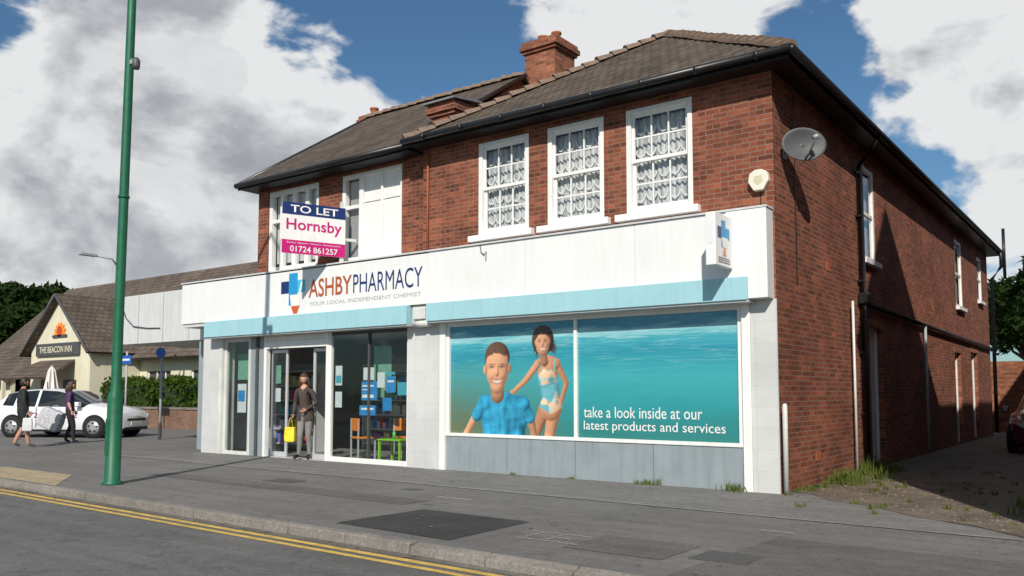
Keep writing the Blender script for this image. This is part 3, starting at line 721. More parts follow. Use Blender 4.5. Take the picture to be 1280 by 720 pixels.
    for sx in (-4.10,-3.972): blot(sx,2.262,.026,.010,(.035,.02,.015),.9); blot(sx,2.298,.036,.006,(.07,.035,.02),.7)
    blot(-4.035,2.198,.020,.006,(.20,.08,.05),.6)
    mz=2.148+1.6*(X+4.033)**2; mm=sstep((mz-Z)/.008+.5)*sstep((Z-(mz-.030+5.0*(X+4.033)**2))/.008+.5)*sstep((.062-np.abs(X+4.033))/.012)
    IMG[:]=IMG*(1-.85*mm[...,None])+np.array((.62,.55,.50))*.85*mm[...,None]; blot(-4.033,2.112,.035,.006,(.36,.12,.09),.7)
    # --- boy in front
    paint([cap(-5.40,1.10,-5.58,.86,.088,.07),cap(-5.58,.86,-5.74,.62,.07,.06)],SK*.95)
    paint([cap(-4.30,1.02,-4.20,.62,.085,.065)],SK*.62)
    shirt=[elp(-4.86,.95,.50,.46,0,.26),cap(-5.28,1.20,-4.46,1.18,.17,.165,.02),cap(-5.32,1.16,-5.46,1.00,.135,.115,.02),cap(-4.44,1.16,-4.30,.98,.13,.105,.02),elp(-4.86,.7,.46,.5,0,.25)]
    sc=np.array([.030,.27,.44])*np.ones((nz,nx,3)); sc*= (1+.10*n_mid)[...,None]
    paint(shirt,sc,.010*n_fold+.012*nz_(.03,.10),bl=.014,amb=.35,dif=.85)
    blot(-5.0,1.36,.17,.035,(.012,.12,.22),.7)
    paint([cap(-5.0,1.55,-5.0,1.36,.13,.145)],SK*.60)
    paint([elp(-5.275,1.80,.045,.085)],SK*.9,-.01*G(-5.275,1.8,.015,.04)); paint([elp(-4.735,1.82,.04,.08)],SK*.6)
    paint([elp(-5.005,2.03,.275,.265,0,.22)],np.array([.085,.045,.028]),n_str*.004+n_fine*.003,amb=.45,dif=1.2)
    bb=.060*G(-5.01,1.735,.030,.036)+.022*G(-5.005,1.81,.020,.07)-.030*G(-5.125,1.842,.060,.032)-.030*G(-4.89,1.842,.060,.032)+.032*G(-5.14,1.70,.07,.055)+.032*G(-4.875,1.70,.07,.055)+.016*G(-5.005,1.45,.05,.035)-.010*G(-5.005,1.53,.06,.015)+.014*G(-5.125,1.905,.07,.018)+.014*G(-4.89,1.905,.07,.018)
    side=.235-.15*np.clip((Z-1.95),0,1)
    hb=sstep((2.105-.9*(X+5.005)**2*1.5-Z+.012*n_str)/.03)*sstep((.25-np.abs(X+5.005)-.25*np.clip(Z-1.90,0,1)+.006*n_str)/.02+.5)
    paint([elp(-5.005,1.93,.262,.24,0,.20),elp(-5.005,1.74,.235,.27,0,.19),elp(-5.005,1.56,.165,.18,0,.15)],SK*1.02,bb,bl=.011,alpha_mul=hb)
    blot(-5.12,1.70,.06,.05,(.60,.27,.17),.25,.9); blot(-4.88,1.70,.06,.05,(.48,.19,.12),.25,.9)
    for sx in (-5.125,-4.89):
        blot(sx,1.848,.052,.017,(.22,.10,.065),.65); blot(sx,1.843,.034,.009,(.45,.42,.40),.6); blot(sx,1.844,.015,.011,(.02,.015,.012),.95,.4); blot(sx,1.857,.046,.005,(.06,.03,.02),.85)
        blot(sx-.005,1.902,.060,.010,(.13,.065,.035),.7,.6); blot(sx,1.815,.04,.008,(.35,.16,.10),.4)
    blot(-5.035,1.708,.010,.007,(.14,.055,.035),.7); blot(-4.98,1.708,.010,.007,(.14,.055,.035),.7)
    mz=1.615+1.5*(X+5.005)**2; mm=sstep((mz-Z)/.010+.5)*sstep((Z-(mz-.050+3.4*(X+5.005)**2))/.010+.5)*sstep((.105-np.abs(X+5.005))/.015)
    blot(-5.005,1.60,.12,.045,(.38,.16,.10),.35,.6)
    IMG[:]=IMG*(1-.9*mm[...,None])+np.array((.66,.60,.55))*.9*mm[...,None]
    ml=np.exp(-((Z-mz-.004)/.007)**2)*sstep((.115-np.abs(X+5.005))/.02); IMG[:]=IMG*(1-.6*ml[...,None])+np.array((.20,.06,.045))*.6*ml[...,None]
    blot(-5.005,1.560,.065,.010,(.42,.14,.10),.7)
    for sx in (-5.125,-4.885): blot(sx,1.642,.014,.022,(.28,.12,.075),.5)
    # build grid
    me=bpy.data.meshes.new('poster_panel_l')
    V=np.stack([X.ravel(),np.full(X.size,.05),Z.ravel()],1)
    idx=np.arange(nx*nz).reshape(nz,nx); Q=np.stack([idx[:-1,:-1],idx[:-1,1:],idx[1:,1:],idx[1:,:-1]],-1).reshape(-1,4)
    me.vertices.add(len(V)); me.vertices.foreach_set('co',V.ravel()); me.loops.add(Q.size); me.loops.foreach_set('vertex_index',Q.ravel().astype(np.int32))
    me.polygons.add(len(Q)); me.polygons.foreach_set('loop_start',np.arange(len(Q))*4); me.polygons.foreach_set('loop_total',np.full(len(Q),4)); me.update(calc_edges=True)
    ca=me.color_attributes.new('print','FLOAT_COLOR','POINT')
    al=np.clip(A,0,1); C=np.concatenate([np.clip(IMG/np.maximum(al,1e-3)[...,None],0,1),al[...,None]],-1)
    ca.data.foreach_set('color',C.reshape(-1).astype(np.float32))
    me.materials.append(poster_mat('poster_print',True))
    o=bpy.data.objects.new('poster_panel_l',me); COL.objects.link(o); o.parent=R
print_children()

Ls=group('shop_entrance',parent=B)
box('pier_left_front',-13.76,-13.12,-.02,.3,0,2.66,TILEW,Ls)
box('pier_left_edge',-13.12,-12.98,-.04,.3,0,2.66,WHITE2,Ls)
box('side_wall_shop',-13.75,-13.5,.3,8,0,3.6,WHITE2,Ls)
boxes('window_left_frame',[(-12.98,-12.9,.02,.1,.08,2.64),(-12.08,-12.0,.02,.1,.08,2.64),(-12.98,-12.0,.021,.1,0,.08),(-12.98,-12.0,.021,.1,2.56,2.64)],WHITE2,Ls,.004)
box('glass_left',-12.9,-12.08,.06,.064,.08,2.56,GLASSD,Ls)
box('post_dark',-12.0,-11.5,.03,.12,0,2.64,GREY,Ls,.004)
box('post_dark_pipe',-11.78,-11.70,-.01,.03,0,2.64,DGREY,Ls)
boxes('door_frame',[(-11.5,-11.42,.0,.12,0,2.64),(-9.45,-9.37,.0,.12,0,2.64),(-11.42,-9.45,.0,.12,2.36,2.52),(-11.42,-9.45,.02,.11,2.52,2.64)],WHITE,Ls,.005)
box('threshold',-11.42,-9.45,.0,.3,0.0,.018,ALU,Ls)
def gdoor(name,x0,x1,y):
    boxes(name,[(x0,x0+.06,y,y+.04,.02,2.34),(x1-.06,x1,y,y+.04,.02,2.34),(x0+.06,x1-.06,y,y+.04,2.27,2.34),(x0+.06,x1-.06,y,y+.04,.02,.12)],ALU,Ls,.003)
    box(name+'_glass',x0+.06,x1-.06,y+.018,y+.022,.12,2.27,GLASSD,Ls)
gdoor('sliding_door_l',-11.40,-10.85,.14); gdoor('sliding_door_r',-10.0,-9.47,.14)
boxes('window_right_frame',[(-9.37,-9.31,.02,.1,.1,2.64),(-7.16,-7.1,.02,.1,.1,2.64),(-9.37,-7.1,.02,.1,0,.1)],WHITE,Ls,.004)
boxes('window_right_top',[(-9.31,-7.16,.03,.1,2.58,2.64),(-8.24,-8.2,.03,.09,.1,2.58)],DGREY,Ls)
box('glass_right',-9.31,-7.16,.06,.064,.1,2.58,GLASSD,Ls)
box('shop_soffit',-13.1,-6.3,.02,.3,2.64,2.9,DARKIN,Ls)
I=group('shop_interior',parent=B)
box('floor',-13.5,-6.3,.12,7,.002,.012,M('vinyl_floor',(.24,.24,.23),.35,.1,3),I)
box('back_wall',-13.5,-6.3,5.6,5.7,0,2.9,M('int_wall',(.45,.48,.49),.7,.05,3),I)
box('party_wall',-6.55,-6.45,.3,5.6,0,2.9,M('int_wall',(.45,.48,.49),.7,.05,3),I)
box('ceiling',-13.5,-6.3,.3,5.6,2.75,2.8,M('int_ceiling',(.6,.6,.6),.7,.03,3),I)
Lb={}
cols=[(.6,.6,.58),(.05,.2,.5),(.5,.06,.05),(.1,.4,.35),(.7,.5,.1),(.3,.1,.35),(.75,.75,.7)]
for ci in range(len(cols)): Lb[ci]=[]
for sx0,sx1,sy in ((-13.2,-11.7,1.6),(-11.4,-9.4,2.9),(-9.1,-6.9,2.1)):
    boxes('shelf_unit',[(sx0,sx1,sy,sy+.4,z,z+.03) for z in (.15,.5,.85,1.2,1.55,1.9)]+[(sx0-.03,sx0,sy,sy+.4,0,2.1),(sx1,sx1+.03,sy,sy+.4,0,2.1),(sx0,sx1,sy+.4,sy+.42,0,2.1)],M('shelf',(.55,.55,.54),.5,.03,3),I)
    for z in (.18,.53,.88,1.23,1.58):
        x=sx0+.03
        while x<sx1-.12:
            w=random.uniform(.05,.13); Lb[random.randrange(len(cols))].append((x,x+w*.92,sy+.05,sy+.3,z,z+random.uniform(.12,.27))); x+=w
for ci,c in enumerate(cols): boxes('products_%d'%ci,Lb[ci],M('product_%d'%ci,c,.5,.1,8),I)
PB=M('poster_blue',(.03,.22,.50),.5,.25,14); PW=M('poster_white',(.6,.62,.62),.5,.12,18); PG=M('poster_green',(.16,.34,.24),.5,.15,10); PT=M('poster_teal',(.06,.35,.42),.5,.25,16)
boxes('window_posters_blue',[(-8.45,-8.0,.068,.07,1.25,1.62),(-8.5,-8.05,.068,.07,.95,1.15),(-7.75,-7.5,.068,.07,1.4,1.72),(-12.5,-12.25,.068,.07,1.2,1.45),(-7.85,-7.6,.068,.07,1.05,1.3)],PB,I)
boxes('window_posters_white',[(-9.22,-9.02,.068,.07,1.55,1.95),(-9.22,-9.02,.068,.07,1.1,1.42),(-8.4,-8.1,.071,.073,1.65,1.9),(-12.52,-12.2,.071,.073,.95,1.6),(-11.3,-11.1,.165,.167,1.2,1.5),(-8.0,-7.8,.068,.07,1.5,1.8)],PW,I)
boxes('window_posters_green',[(-8.55,-8.05,.5,.51,1.3,2.35),(-11.3,-11.1,.165,.167,1.6,2.0),(-12.85,-12.2,.3,.31,1.7,2.3)],PG,I)
boxes('window_posters_teal',[(-7.45,-7.2,.068,.07,1.35,1.6),(-7.85,-7.52,.071,.072,1.75,1.8),(-9.2,-9.04,.064,.0655,1.6,1.75)],PT,I)
boxes('poster_print_lines',[(-8.42,-8.1,.0655,.067,1.52,1.55),(-8.42,-8.2,.0655,.067,1.45,1.47),(-8.42,-8.1,.0655,.067,1.3,1.36),(-8.45,-8.1,.0655,.067,1.06,1.1),(-7.72,-7.55,.0655,.067,1.6,1.64)],WHITE,I)
def chair(name,x,y,rz,c):
    g=group(name,(x,y,.012),rz)
    boxes('legs',[(-.2,-.17,-.2,-.17,0,.44),(.17,.2,-.2,-.17,0,.44),(-.2,-.17,.17,.2,0,.85),(.17,.2,.17,.2,0,.85)],ALU,g)
    box('seat',-.22,.22,-.22,.2,.44,.48,c,g,.015); box('backrest',-.21,.21,.16,.19,.6,.86,c,g,.012); return g
OR=M('chair_orange',(.75,.22,.03),.5,.05,3)
chair('chair',-8.95,.6,rad(160),OR); chair('chair',-8.35,1.25,rad(200),OR)
g=group('table',(-7.9,.5,.012)); GT=M('table_green',(.25,.55,.03),.4,.05,3)
box('top',-.32,.32,-.22,.22,.44,.47,GT,g,.01); boxes('legs',[(-.3,-.26,-.2,-.16,0,.44),(.26,.3,-.2,-.16,0,.44),(-.3,-.26,.16,.2,0,.44),(.26,.3,.16,.2,0,.44)],GT,g)
g=group('hand_sanitiser_bottle',(-7.95,.5,.485)); lathe('bottle',[(.035,0),(.035,.12),(.012,.14),(.012,.17)],M('bottle_green',(.1,.5,.1),.3,.05,3),g)

Wg=group('flat_roofed_wing',parent=B)
box('wing_fascia',-18.85,-14.3,.55,.65,2.72,4.05,FASCG,Wg,.01)
boxes('wing_panel_joints',[(x,x+.02,.545,.55,2.74,4.03) for x in (-17.7,-16.5,-15.3)],GREY,Wg)
box('wing_roof',-18.85,-13.8,.652,3.5,3.5,3.62,LEAD,Wg)
box('wing_fascia_side',-18.85,-18.75,.652,3.5,2.75,4.0,FASCG,Wg)
box('wing_soffit',-18.7,-13.8,.66,3.4,2.76,2.8,WHITE2,Wg)
tube('loose_cable',[(-18.6,.53,3.9),(-18.3,.52,3.45),(-17.9,.52,3.2),(-17.2,.53,3.12),(-16.6,.53,3.1)],.015,DGREY,Wg,6)
box('wing_post',-14.9,-14.7,.6,.8,0,2.72,GREY,Wg)
box('wing_post_2',-16.9,-16.75,3.2,3.35,0,2.76,GREY,Wg)
g=group('cash_machine',(-14.2,.9,0)); box('cabinet',-.3,.3,-.3,.3,0,1.9,GREY,g,.02); box('screen',-.2,.2,-.312,-.302,1.15,1.45,DGREY,g); box('keypad',-.15,.15,-.33,-.302,.95,1.05,ALU,g,.005)

g=group('burglar_alarm_box',(-.19,-.0,4.43))
pts=[(-.15,-.02),(-.13,.10),(-.05,.15),(.05,.15),(.13,.10),(.15,-.02),(.07,-.15),(-.07,-.15)]
o=poly_xz('case',pts,-.10,M('alarm_white',(.70,.68,.58),.4,.03,3),g,.098); bevel(o,.01)
poly_xz('badge',[(-.07,-.02),(-.05,.06),(.05,.06),(.07,-.02),(.0,-.08)],-.102,M('alarm_badge',(.55,.52,.35),.4,.03,3),g,.001)
box('cable',-.004,.004,-.012,-.002,-.45,-.15,BLACK,g)
g=group('satellite_dish',(.27,.45,4.97))
nrm=Vector((.62,-.76,.05)).normalized(); q=nrm.to_track_quat('Z','Y').to_matrix()
V=[];F=[];nr=7;ns=32
for i in range(nr+1):
    r=i/nr
    for j in range(ns):
        a=2*math.pi*j/ns; p=Vector((r*.33*math.cos(a),r*.25*math.sin(a),.075*r*r)); V.append(q@p)
for i in range(nr):
    for j in range(ns):
        k=(j+1)%ns; F.append((i*ns+j,i*ns+k,(i+1)*ns+k,(i+1)*ns+j))
o=obj('reflector',V,F,M('dish_grey',(.085,.09,.095),.6,.15,6,metal=.1),g,smooth=True); s=o.modifiers.new('s','SOLIDIFY'); s.thickness=.012
tip=q@Vector((0.08,.02,.34))
tube('arm',[q@Vector((0,-.24,.05)),q@Vector((.02,-.18,.2)),tip],.014,DGREY,g,6)
tube('lnb',[tip,tip+(q@Vector((0,.02,-.10)))],.035,GALV,g,10)
tube('wall_arm',[(0,0,0),(-.12,.03,-.05),(-.25,.03,-.05)],.022,BLACK,g,8); box('wall_plate',-.268,-.255,-.05,.1,-.15,.06,GALV,g)
ang=math.atan2(.93,.37)
T=group('to_let_sign',(-8.89,-.02,0),ang)
box('board',-1.304,0,-.0,.02,4.15,5.17,WHITE,T)
box('top_band',-1.304,0,-.003,-.0005,4.93,5.17,NAVY,T); box('bottom_band',-1.304,0,-.003,-.0005,4.15,4.42,MAG,T)
text('to_let','TO LET',.98,.15,WHITE,T,(-1.14,-.006,4.975),bold=.014)
text('agent_name','Hornsby',1.14,.29,MAG,T,(-1.22,-.006,4.56),bold=.014)
text('phone','01724 861257',.98,.12,WHITE,T,(-1.14,-.006,4.185),bold=.01)
text('small_print','Estate Agents, Valuers, Auctioneers',1.1,.04,WHITE,T,(-1.2,-.006,4.345))
box('fixing_pole',-.10,-.02,.022,.07,4.0,5.3,WHITE2,T); box('brace',-.1,.25,.022,.06,4.5,4.56,WHITE2,T)

# ------------------------------------------------------------------ street furniture
P=group('lamp_post',(-8.62,-4.9,0)); P.rotation_euler=(0,rad(.9),0)
lathe('column',[(.155,0),(.155,.03),(.115,.06),(.112,1.3),(.10,1.38),(.078,1.45),(.074,2.2),(.066,7.0),(.06,9.0)],GREENP,P,seg=28)
box('access_door',-.05,.05,-.118,-.10,.45,1.0,GREENP,P,.01)
tube('bracket_arm',[(0,0,8.9),(0,-.5,9.6),(0,-1.6,9.75)],.04,GREENP,P)
obj('lantern',[(-.12,-1.55,9.7),(.12,-1.55,9.7),(.1,-2.2,9.72),(-.1,-2.2,9.72),(-.08,-1.6,9.85),(.08,-1.6,9.85),(.06,-2.15,9.83),(-.06,-2.15,9.83)],BF,GALV,P)
box('camera_bracket',.06,.2,-.03,.03,6.55,6.62,GALV,P); lathe('sensor',[(.05,0),(.06,.04),(.06,.14),(.03,.18)],DGREY,P,(.2,0,6.45),14)
tube('band_clip',[(0,-.0,4.43),(0,0,4.47)],.085,GREENP,P)
P=group('lamp_post',(-28,5.4,0)); lathe('column',[(.1,0),(.1,1.2),(.07,1.3),(.055,6.4)],GALV,P); tube('arm',[(0,0,6.35),(0,-.2,6.6),(0,-.9,6.65)],.035,GALV,P); box('lantern',-.1,.1,-1.5,-.85,6.6,6.72,GALV,P,.03)
P=group('traffic_sign',(-19.6,2.4,0)); tube('post',[(0,0,0),(0,0,2.75)],.038,GALV,P)
o=lathe('sign_disc',[(.15,0),(.15,.02)],BLUE,P,seg=28); o.rotation_euler=(rad(90),0,rad(30)); o.location=(.02,-.05,2.6)
box('base_band',-.045,.045,-.045,.045,0,.5,DGREY,P,.01)
P=group('traffic_sign',(-25.6,4.6,0)); tube('post',[(0,0,0),(0,0,2.9)],.035,GALV,P); o=box('sign_plate',-.4,.4,-.06,-.04,2.45,2.75,BLUE,P); o2=box('plate_text',-.32,.3,-.065,-.062,2.56,2.63,WHITE,P)
g=group('marker_post',(.10,-.04,0)); lathe('post',[(.035,0),(.035,1.22),(.02,1.25)],WHITE2,g)

# ------------------------------------------------------------------ vegetation
def leafmat(name,a,b):
    m,nt,out=new_mat(name); pos=N(nt,'ShaderNodeNewGeometry').outputs['Position']
    c=ramp(nt,noise(nt,pos,2.2,5,.7),[(.3,a),(.7,b)])
    p=N(nt,'ShaderNodeBsdfDiffuse'); nt.links.new(c,p.inputs[0]); t=N(nt,'ShaderNodeBsdfTranslucent'); nt.links.new(c,t.inputs[0])
    mx=N(nt,'ShaderNodeMixShader'); mx.inputs[0].default_value=.3; nt.links.new(p.outputs[0],mx.inputs[1]); nt.links.new(t.outputs[0],mx.inputs[2]); nt.links.new(mx.outputs[0],out.inputs[0]); return m
LEAF=leafmat('leaves_dark',(.014,.028,.009),(.036,.060,.017)); LEAFH=leafmat('leaves_hedge',(.03,.06,.010),(.08,.13,.02))
GRS=leafmat('grass_blades',(.06,.10,.02),(.17,.19,.05)); BARK=M('bark',(.09,.065,.045),.9,.3,5,bump=.5)
def leaves(name,C,size,mat,parent):
    n=len(C); d=rng.normal(size=(n,3)); d/=np.linalg.norm(d,axis=1)[:,None]; e=rng.normal(size=(n,3)); e-=d*(d*e).sum(1)[:,None]; e/=np.linalg.norm(e,axis=1)[:,None]
    s=(size*rng.uniform(.6,1.3,n))[:,None]
    V=np.stack([C-d*s,C+e*s*.45,C+d*s,C-e*s*.45],1).reshape(-1,3)
    me=bpy.data.meshes.new(name); me.vertices.add(4*n); me.vertices.foreach_set('co',V.ravel()); me.loops.add(4*n); me.loops.foreach_set('vertex_index',np.arange(4*n)); me.polygons.add(n); me.polygons.foreach_set('loop_start',np.arange(n)*4); me.polygons.foreach_set('loop_total',np.full(n,4)); me.materials.append(mat); me.update(calc_edges=True)
    o=bpy.data.objects.new(name,me); COL.objects.link(o)
    if parent:o.parent=parent
    return o
def tree(name,x,y,h,r,n=5000,mat=LEAF,size=.22):
    g=group(name,(x,y,-.1)); th=h*.4
    tube('trunk',[(0,0,0),(.05*r,.03*r,th*.6),(0,0,th),(.1*r,0,h*.75)],[r*.09,r*.07,r*.055,r*.02],BARK,g,10)
    cl=[]
    for i in range(18):
        a=random.uniform(0,6.28); e=random.uniform(-.1,1); rr=r*random.uniform(.45,.85)
        c=Vector((math.cos(a)*rr*math.cos(e),math.sin(a)*rr*math.cos(e),h*.58+math.sin(e)*h*.3)); cl.append(c)
        if i<7: tube('limb_%d'%i,[(0,0,th*random.uniform(.7,1)),c*.5+Vector((0,0,th*.4)),c],[r*.035,r*.02,r*.008],BARK,g,6)
    cl.append(Vector((0,0,h*.65)))
    C=[]
    for c in cl:
        k=n//len(cl); p=rng.normal(size=(k,3)); p/=np.linalg.norm(p,axis=1)[:,None]; p*=(rng.uniform(.3,1,k)**.4)[:,None]*r*random.uniform(.26,.42); p[:,2]*=.8
        C.append(p+np.array(c))
    leaves('crown',np.concatenate(C),size,mat,g); return g
for (x,y,h,r) in ((-70,19,9.5,4),(-76,22,12.0,4.8),(-82,27,13,5),(-66,24,7.5,3.6),(-88,20,12,4.8),(-72,30,9.5,4)):
    tree('tree',x,y,h,r,4200,LEAF,.38)
for (x,y,h,r) in ((1.5,38,9,4.2),(5.5,34,8,4),(4,46,11,5),(-1.5,48,9,4),(9,40,10,5)):
    tree('tree',x,y,h,r,6000,LEAF,.26)
H=group('hedge')
box('hedge_core',-48,-23,8.2,9.3,0,1.75,M('hedge_dark',(.02,.035,.01),.9,.3,4),H)
n=30000; C=np.stack([rng.uniform(-48.3,-22.7,n),rng.uniform(7.95,9.5,n),rng.uniform(.2,2.0,n)],1)
C=C[(C[:,1]<8.3)|(C[:,2]>1.62)|(C[:,0]>-23.2)]; C[:,2]+=.10*np.sin(C[:,0]*1.7)+.06*np.sin(C[:,0]*4.1); C[:,1]+=.12*np.sin(C[:,0]*2.3+C[:,2]*3); leaves('hedge_leaves',C,.11,LEAFH,H)
gw=group('garden_wall'); box('wall',-34,-21,6.9,7.15,-.1,.75,WALLB,gw); box('coping',-34.05,-20.95,6.86,7.19,.75,.83,KERB,gw)
gw2=box('garden_wall.001',-.6,9,22.5,22.75,0,2.5,BRICK2)
def weeds(name,pts,h=.22,mat=GRS,per=30):
    V=[];F=[]
    for (x,y,s) in pts:
        for i in range(per):
            bx=x+random.gauss(0,.07*s);by=y+random.gauss(0,.07*s);a=random.uniform(0,6.28);l=h*s*random.uniform(.4,1.2);w=.005+.005*random.random()
            dx=math.cos(a);dy=math.sin(a);b=random.uniform(.1,.8)*l;k=len(V)
            V+=[(bx-dy*w,by+dx*w,0.0),(bx+dy*w,by-dx*w,0.0),(bx+dx*b*.4+dy*w*.7,by+dy*b*.4-dx*w*.7,l*.6),(bx+dx*b*.4-dy*w*.7,by+dy*b*.4+dx*w*.7,l*.6),(bx+dx*b,by+dy*b,l)]
            F+=[(k,k+1,k+2,k+3),(k+3,k+2,k+4)]
    return obj(name,V,F,mat)
pts=[(random.uniform(.06,.65),random.uniform(1.6,4.6),random.uniform(.4,1.3)) for _ in range(55)]
pts+=[(random.uniform(.1,.3),random.uniform(3.6,4.4),random.uniform(1.0,1.9)) for _ in range(12)]
pts+=[(random.uniform(.05,.3),random.uniform(.3,1.4),random.uniform(.3,.5)) for _ in range(14)]
weeds('weeds',pts,.17,per=22)
pts=[(random.uniform(2.8,4.0),random.uniform(-.8,2.5),random.uniform(.5,1.3)) for _ in range(45)]+[(random.uniform(.5,3.4),random.uniform(-1.5,6),random.uniform(.2,.5)) for _ in range(60)]
weeds('weeds.001',pts,.17,per=18)
pts=[(-.62,-.06,1.1),(-.75,-.05,.9),(-.55,-.1,1.0),(-2.05,-.06,.7),(-1.9,-.05,.9),(-2.2,-.05,.5),(-3.4,-.04,.4),(-4.6,-.04,.4),(.14,-.12,.5)]
weeds('weeds.002',pts,.13)
V=[];F=[]
for i in range(1500):
    x=random.uniform(.1,3.9);y=random.uniform(-2,8)
    if y< .45-(x-.3)*.87: continue
    s=random.uniform(.006,.022);k=len(V);a=random.uniform(0,3)
    for q in range(4): V.append((x+s*math.cos(a+q*1.57),y+s*math.sin(a+q*1.57)*.8,.008))
    V.append((x,y,.008+s*.7)); F+=[(k,k+1,k+4),(k+1,k+2,k+4),(k+2,k+3,k+4),(k+3,k,k+4)]
obj('gravel',V,F,M('pebble',(.18,.15,.12),.9,.4,9))

# ------------------------------------------------------------------ pub
Pb=group('pub_building')
wall_with_holes('wall_main',-50,-20,-.1,3.3,10.0,.3,[(-33.6,-31.6,.9,2.4),(-30,-28,.9,2.4),(-26.5,-24.5,.9,2.4)],CREAM,Pb)
box('window_dark',-34,-24,10.15,10.2,.8,2.5,DGREY,Pb)
boxes('window_bars',[(x,x+.06,10.08,10.13,.9,2.4) for x in (-33.6,-32.9,-32.2,-31.66,-30,-29.3,-28.7,-28.06)]+[(-33.6,-28,10.085,10.125,1.6,1.66)],WHITE,Pb)
o=obj('roof_main',[(-51,9.3,3.0),(-19,9.3,3.0),(-19,14.5,8.0),(-51,14.5,8.0),(-51,20,3.0),(-19,20,3.0)],[(0,1,2,3),(3,2,5,4)],ROOFB,Pb); s=o.modifiers.new('s','SOLIDIFY'); s.thickness=.15
gx0,gx1,gy=-40.0,-34.2,7.6
xm=(gx0+gx1)/2
obj('gable',[(gx0,gy,-.1),(gx1,gy,-.1),(gx1,gy,3.6),(xm,gy,6.0),(gx0,gy,3.6),(gx0,13,-.1),(gx1,13,-.1),(gx1,13,3.6),(xm,13,6.0),(gx0,13,3.6)],[(0,1,2,3,4),(1,6,7,2),(5,0,4,9)],CREAM,Pb)
o=obj('gable_roof',[(gx0-.4,gy-.3,3.25),(xm,gy-.3,6.1),(gx1+.4,gy-.3,3.25),(gx0-.4,14,3.25),(xm,14,6.1),(gx1+.4,14,3.25)],[(0,1,4,3),(1,2,5,4)],ROOFB,Pb); s=o.modifiers.new('s','SOLIDIFY'); s.thickness=.12
tube('bargeboard_l',[(gx0-.4,gy-.34,3.2),(xm,gy-.34,6.05)],.07,DGREY,Pb,6); tube('bargeboard_r',[(gx1+.4,gy-.34,3.2),(xm,gy-.34,6.05)],.07,DGREY,Pb,6)
box('gable_board',gx0+.7,gx1-.9,gy-.12,gy-.02,3.15,3.75,DGREY,Pb,.02)
text('pub_sign','THE BEACON INN',3.2,.3,CREAM,Pb,(gx0+1.1,gy-.13,3.3),bold=.01)
Pp=[]
for i in range(15):
    a=math.pi*i/14; r=.62 if i%2==0 else .46; Pp.append((xm+r*math.cos(a),4.15+r*math.sin(a)))
poly_xz('sun_emblem',Pp,gy-.05,ORANGE,Pb,.03); poly_xz('sun_centre',ell(xm,4.3,.26,.26),gy-.06,M('emblem_red',(.5,.06,.02),.5,.05,3),Pb,.02); box('emblem_bar',xm-.7,xm+.7,gy-.06,gy-.03,4.02,4.14,DGREY,Pb)
o=obj('porch_roof',[(gx0+.2,gy-1.6,2.1),(gx1-.6,gy-1.6,2.1),(gx1-1.4,gy,2.95),(gx0+1.0,gy,2.95)],[(0,1,2,3)],ROOFB,Pb); s=o.modifiers.new('s','SOLIDIFY'); s.thickness=.1
boxes('porch_posts',[(gx0+.4,gx0+.55,gy-1.5,gy-1.35,-.1,2.1),(gx1-.9,gx1-.75,gy-1.5,gy-1.35,-.1,2.1)],CREAM,Pb)
boxes('gable_windows',[(gx0+1.2,gx0+2.3,gy-.04,gy-.02,1,2.0),(gx1-2.4,gx1-1.2,gy-.04,gy-.02,1,2.0)],DGREY,Pb)
o=obj('lower_roof',[(-58,6.6,1.9),(-40.6,6.6,1.9),(-40.6,9.8,3.9),(-58,9.8,3.9)],[(0,1,2,3)],ROOFB,Pb); s=o.modifiers.new('s','SOLIDIFY'); s.thickness=.12
box('lower_wall',-57.5,-40.7,7.0,7.2,-.1,2.1,CREAM,Pb); boxes('lower_windows',[(x,x+1.2,6.97,6.99,.9,1.8) for x in (-56,-53.5,-51,-48.5,-46,-43.5)],DGREY,Pb)
def parasol(x,y,h):
    g=group('parasol',(x,y,-.1)); tube('pole',[(0,0,0),(0,0,h)],.03,ALU,g)
    V=[];F=[];n=16;pr=[(.02,h+.05),(.12,h-.15),(.2,h-.7),(.28,h-1.2),(.22,h-1.25)]
    for (r,z) in pr:
        for i in range(n):
            a=2*math.pi*i/n; q=r*(1+.3*math.cos(a*8)); V.append((q*math.cos(a),q*math.sin(a),z))
    for k in range(len(pr)-1):
        for i in range(n): F.append((k*n+i,k*n+(i+1)%n,(k+1)*n+(i+1)%n,(k+1)*n+i))
    obj('closed_canopy',V,F,M('canvas_white',(.7,.62,.6),.8,.08,4),g)
parasol(-33.5,5.6,2.6); parasol(-38.4,4.8,2.6); parasol(-36.6,4.2,2.5)

# ------------------------------------------------------------------ neighbouring house (stands to the right of the yard; its gable shadow falls on the side wall)
Nh=group('neighbour_house')
y0,y1=-2.9,1.9; ze,zg=8.2,11.0; ym=(y0+y1)/2
obj('walls',[(4,y0,0),(14,y0,0),(14,y1,0),(4,y1,0),(4,y0,ze),(14,y0,ze),(14,y1,ze),(4,y1,ze),(4,ym,zg),(14,ym,zg)],[(0,1,5,4),(1,2,6,9,5),(2,3,7,6),(3,0,4,8,7)],BRICK2,Nh)
o=obj('roof',[(3.9,y0-.1,ze-.05),(14,y0-.1,ze-.05),(14,ym,zg+.05),(3.9,ym,zg+.05),(3.9,y1+.1,ze-.05),(14,y1+.1,ze-.05)],[(0,1,2,3),(3,2,5,4)],ROOF,Nh)
box('rear_wing',4.3,10,y1,20,0,7.4,BRICK2,Nh); o=obj('rear_roof',[(4.2,y1,7.4),(7,y1,8.6),(10,y1,7.4),(4.2,20,7.4),(7,20,8.6),(10,20,7.4)],[(0,3,4,1),(1,4,5,2),(3,5,4)],ROOF,Nh)
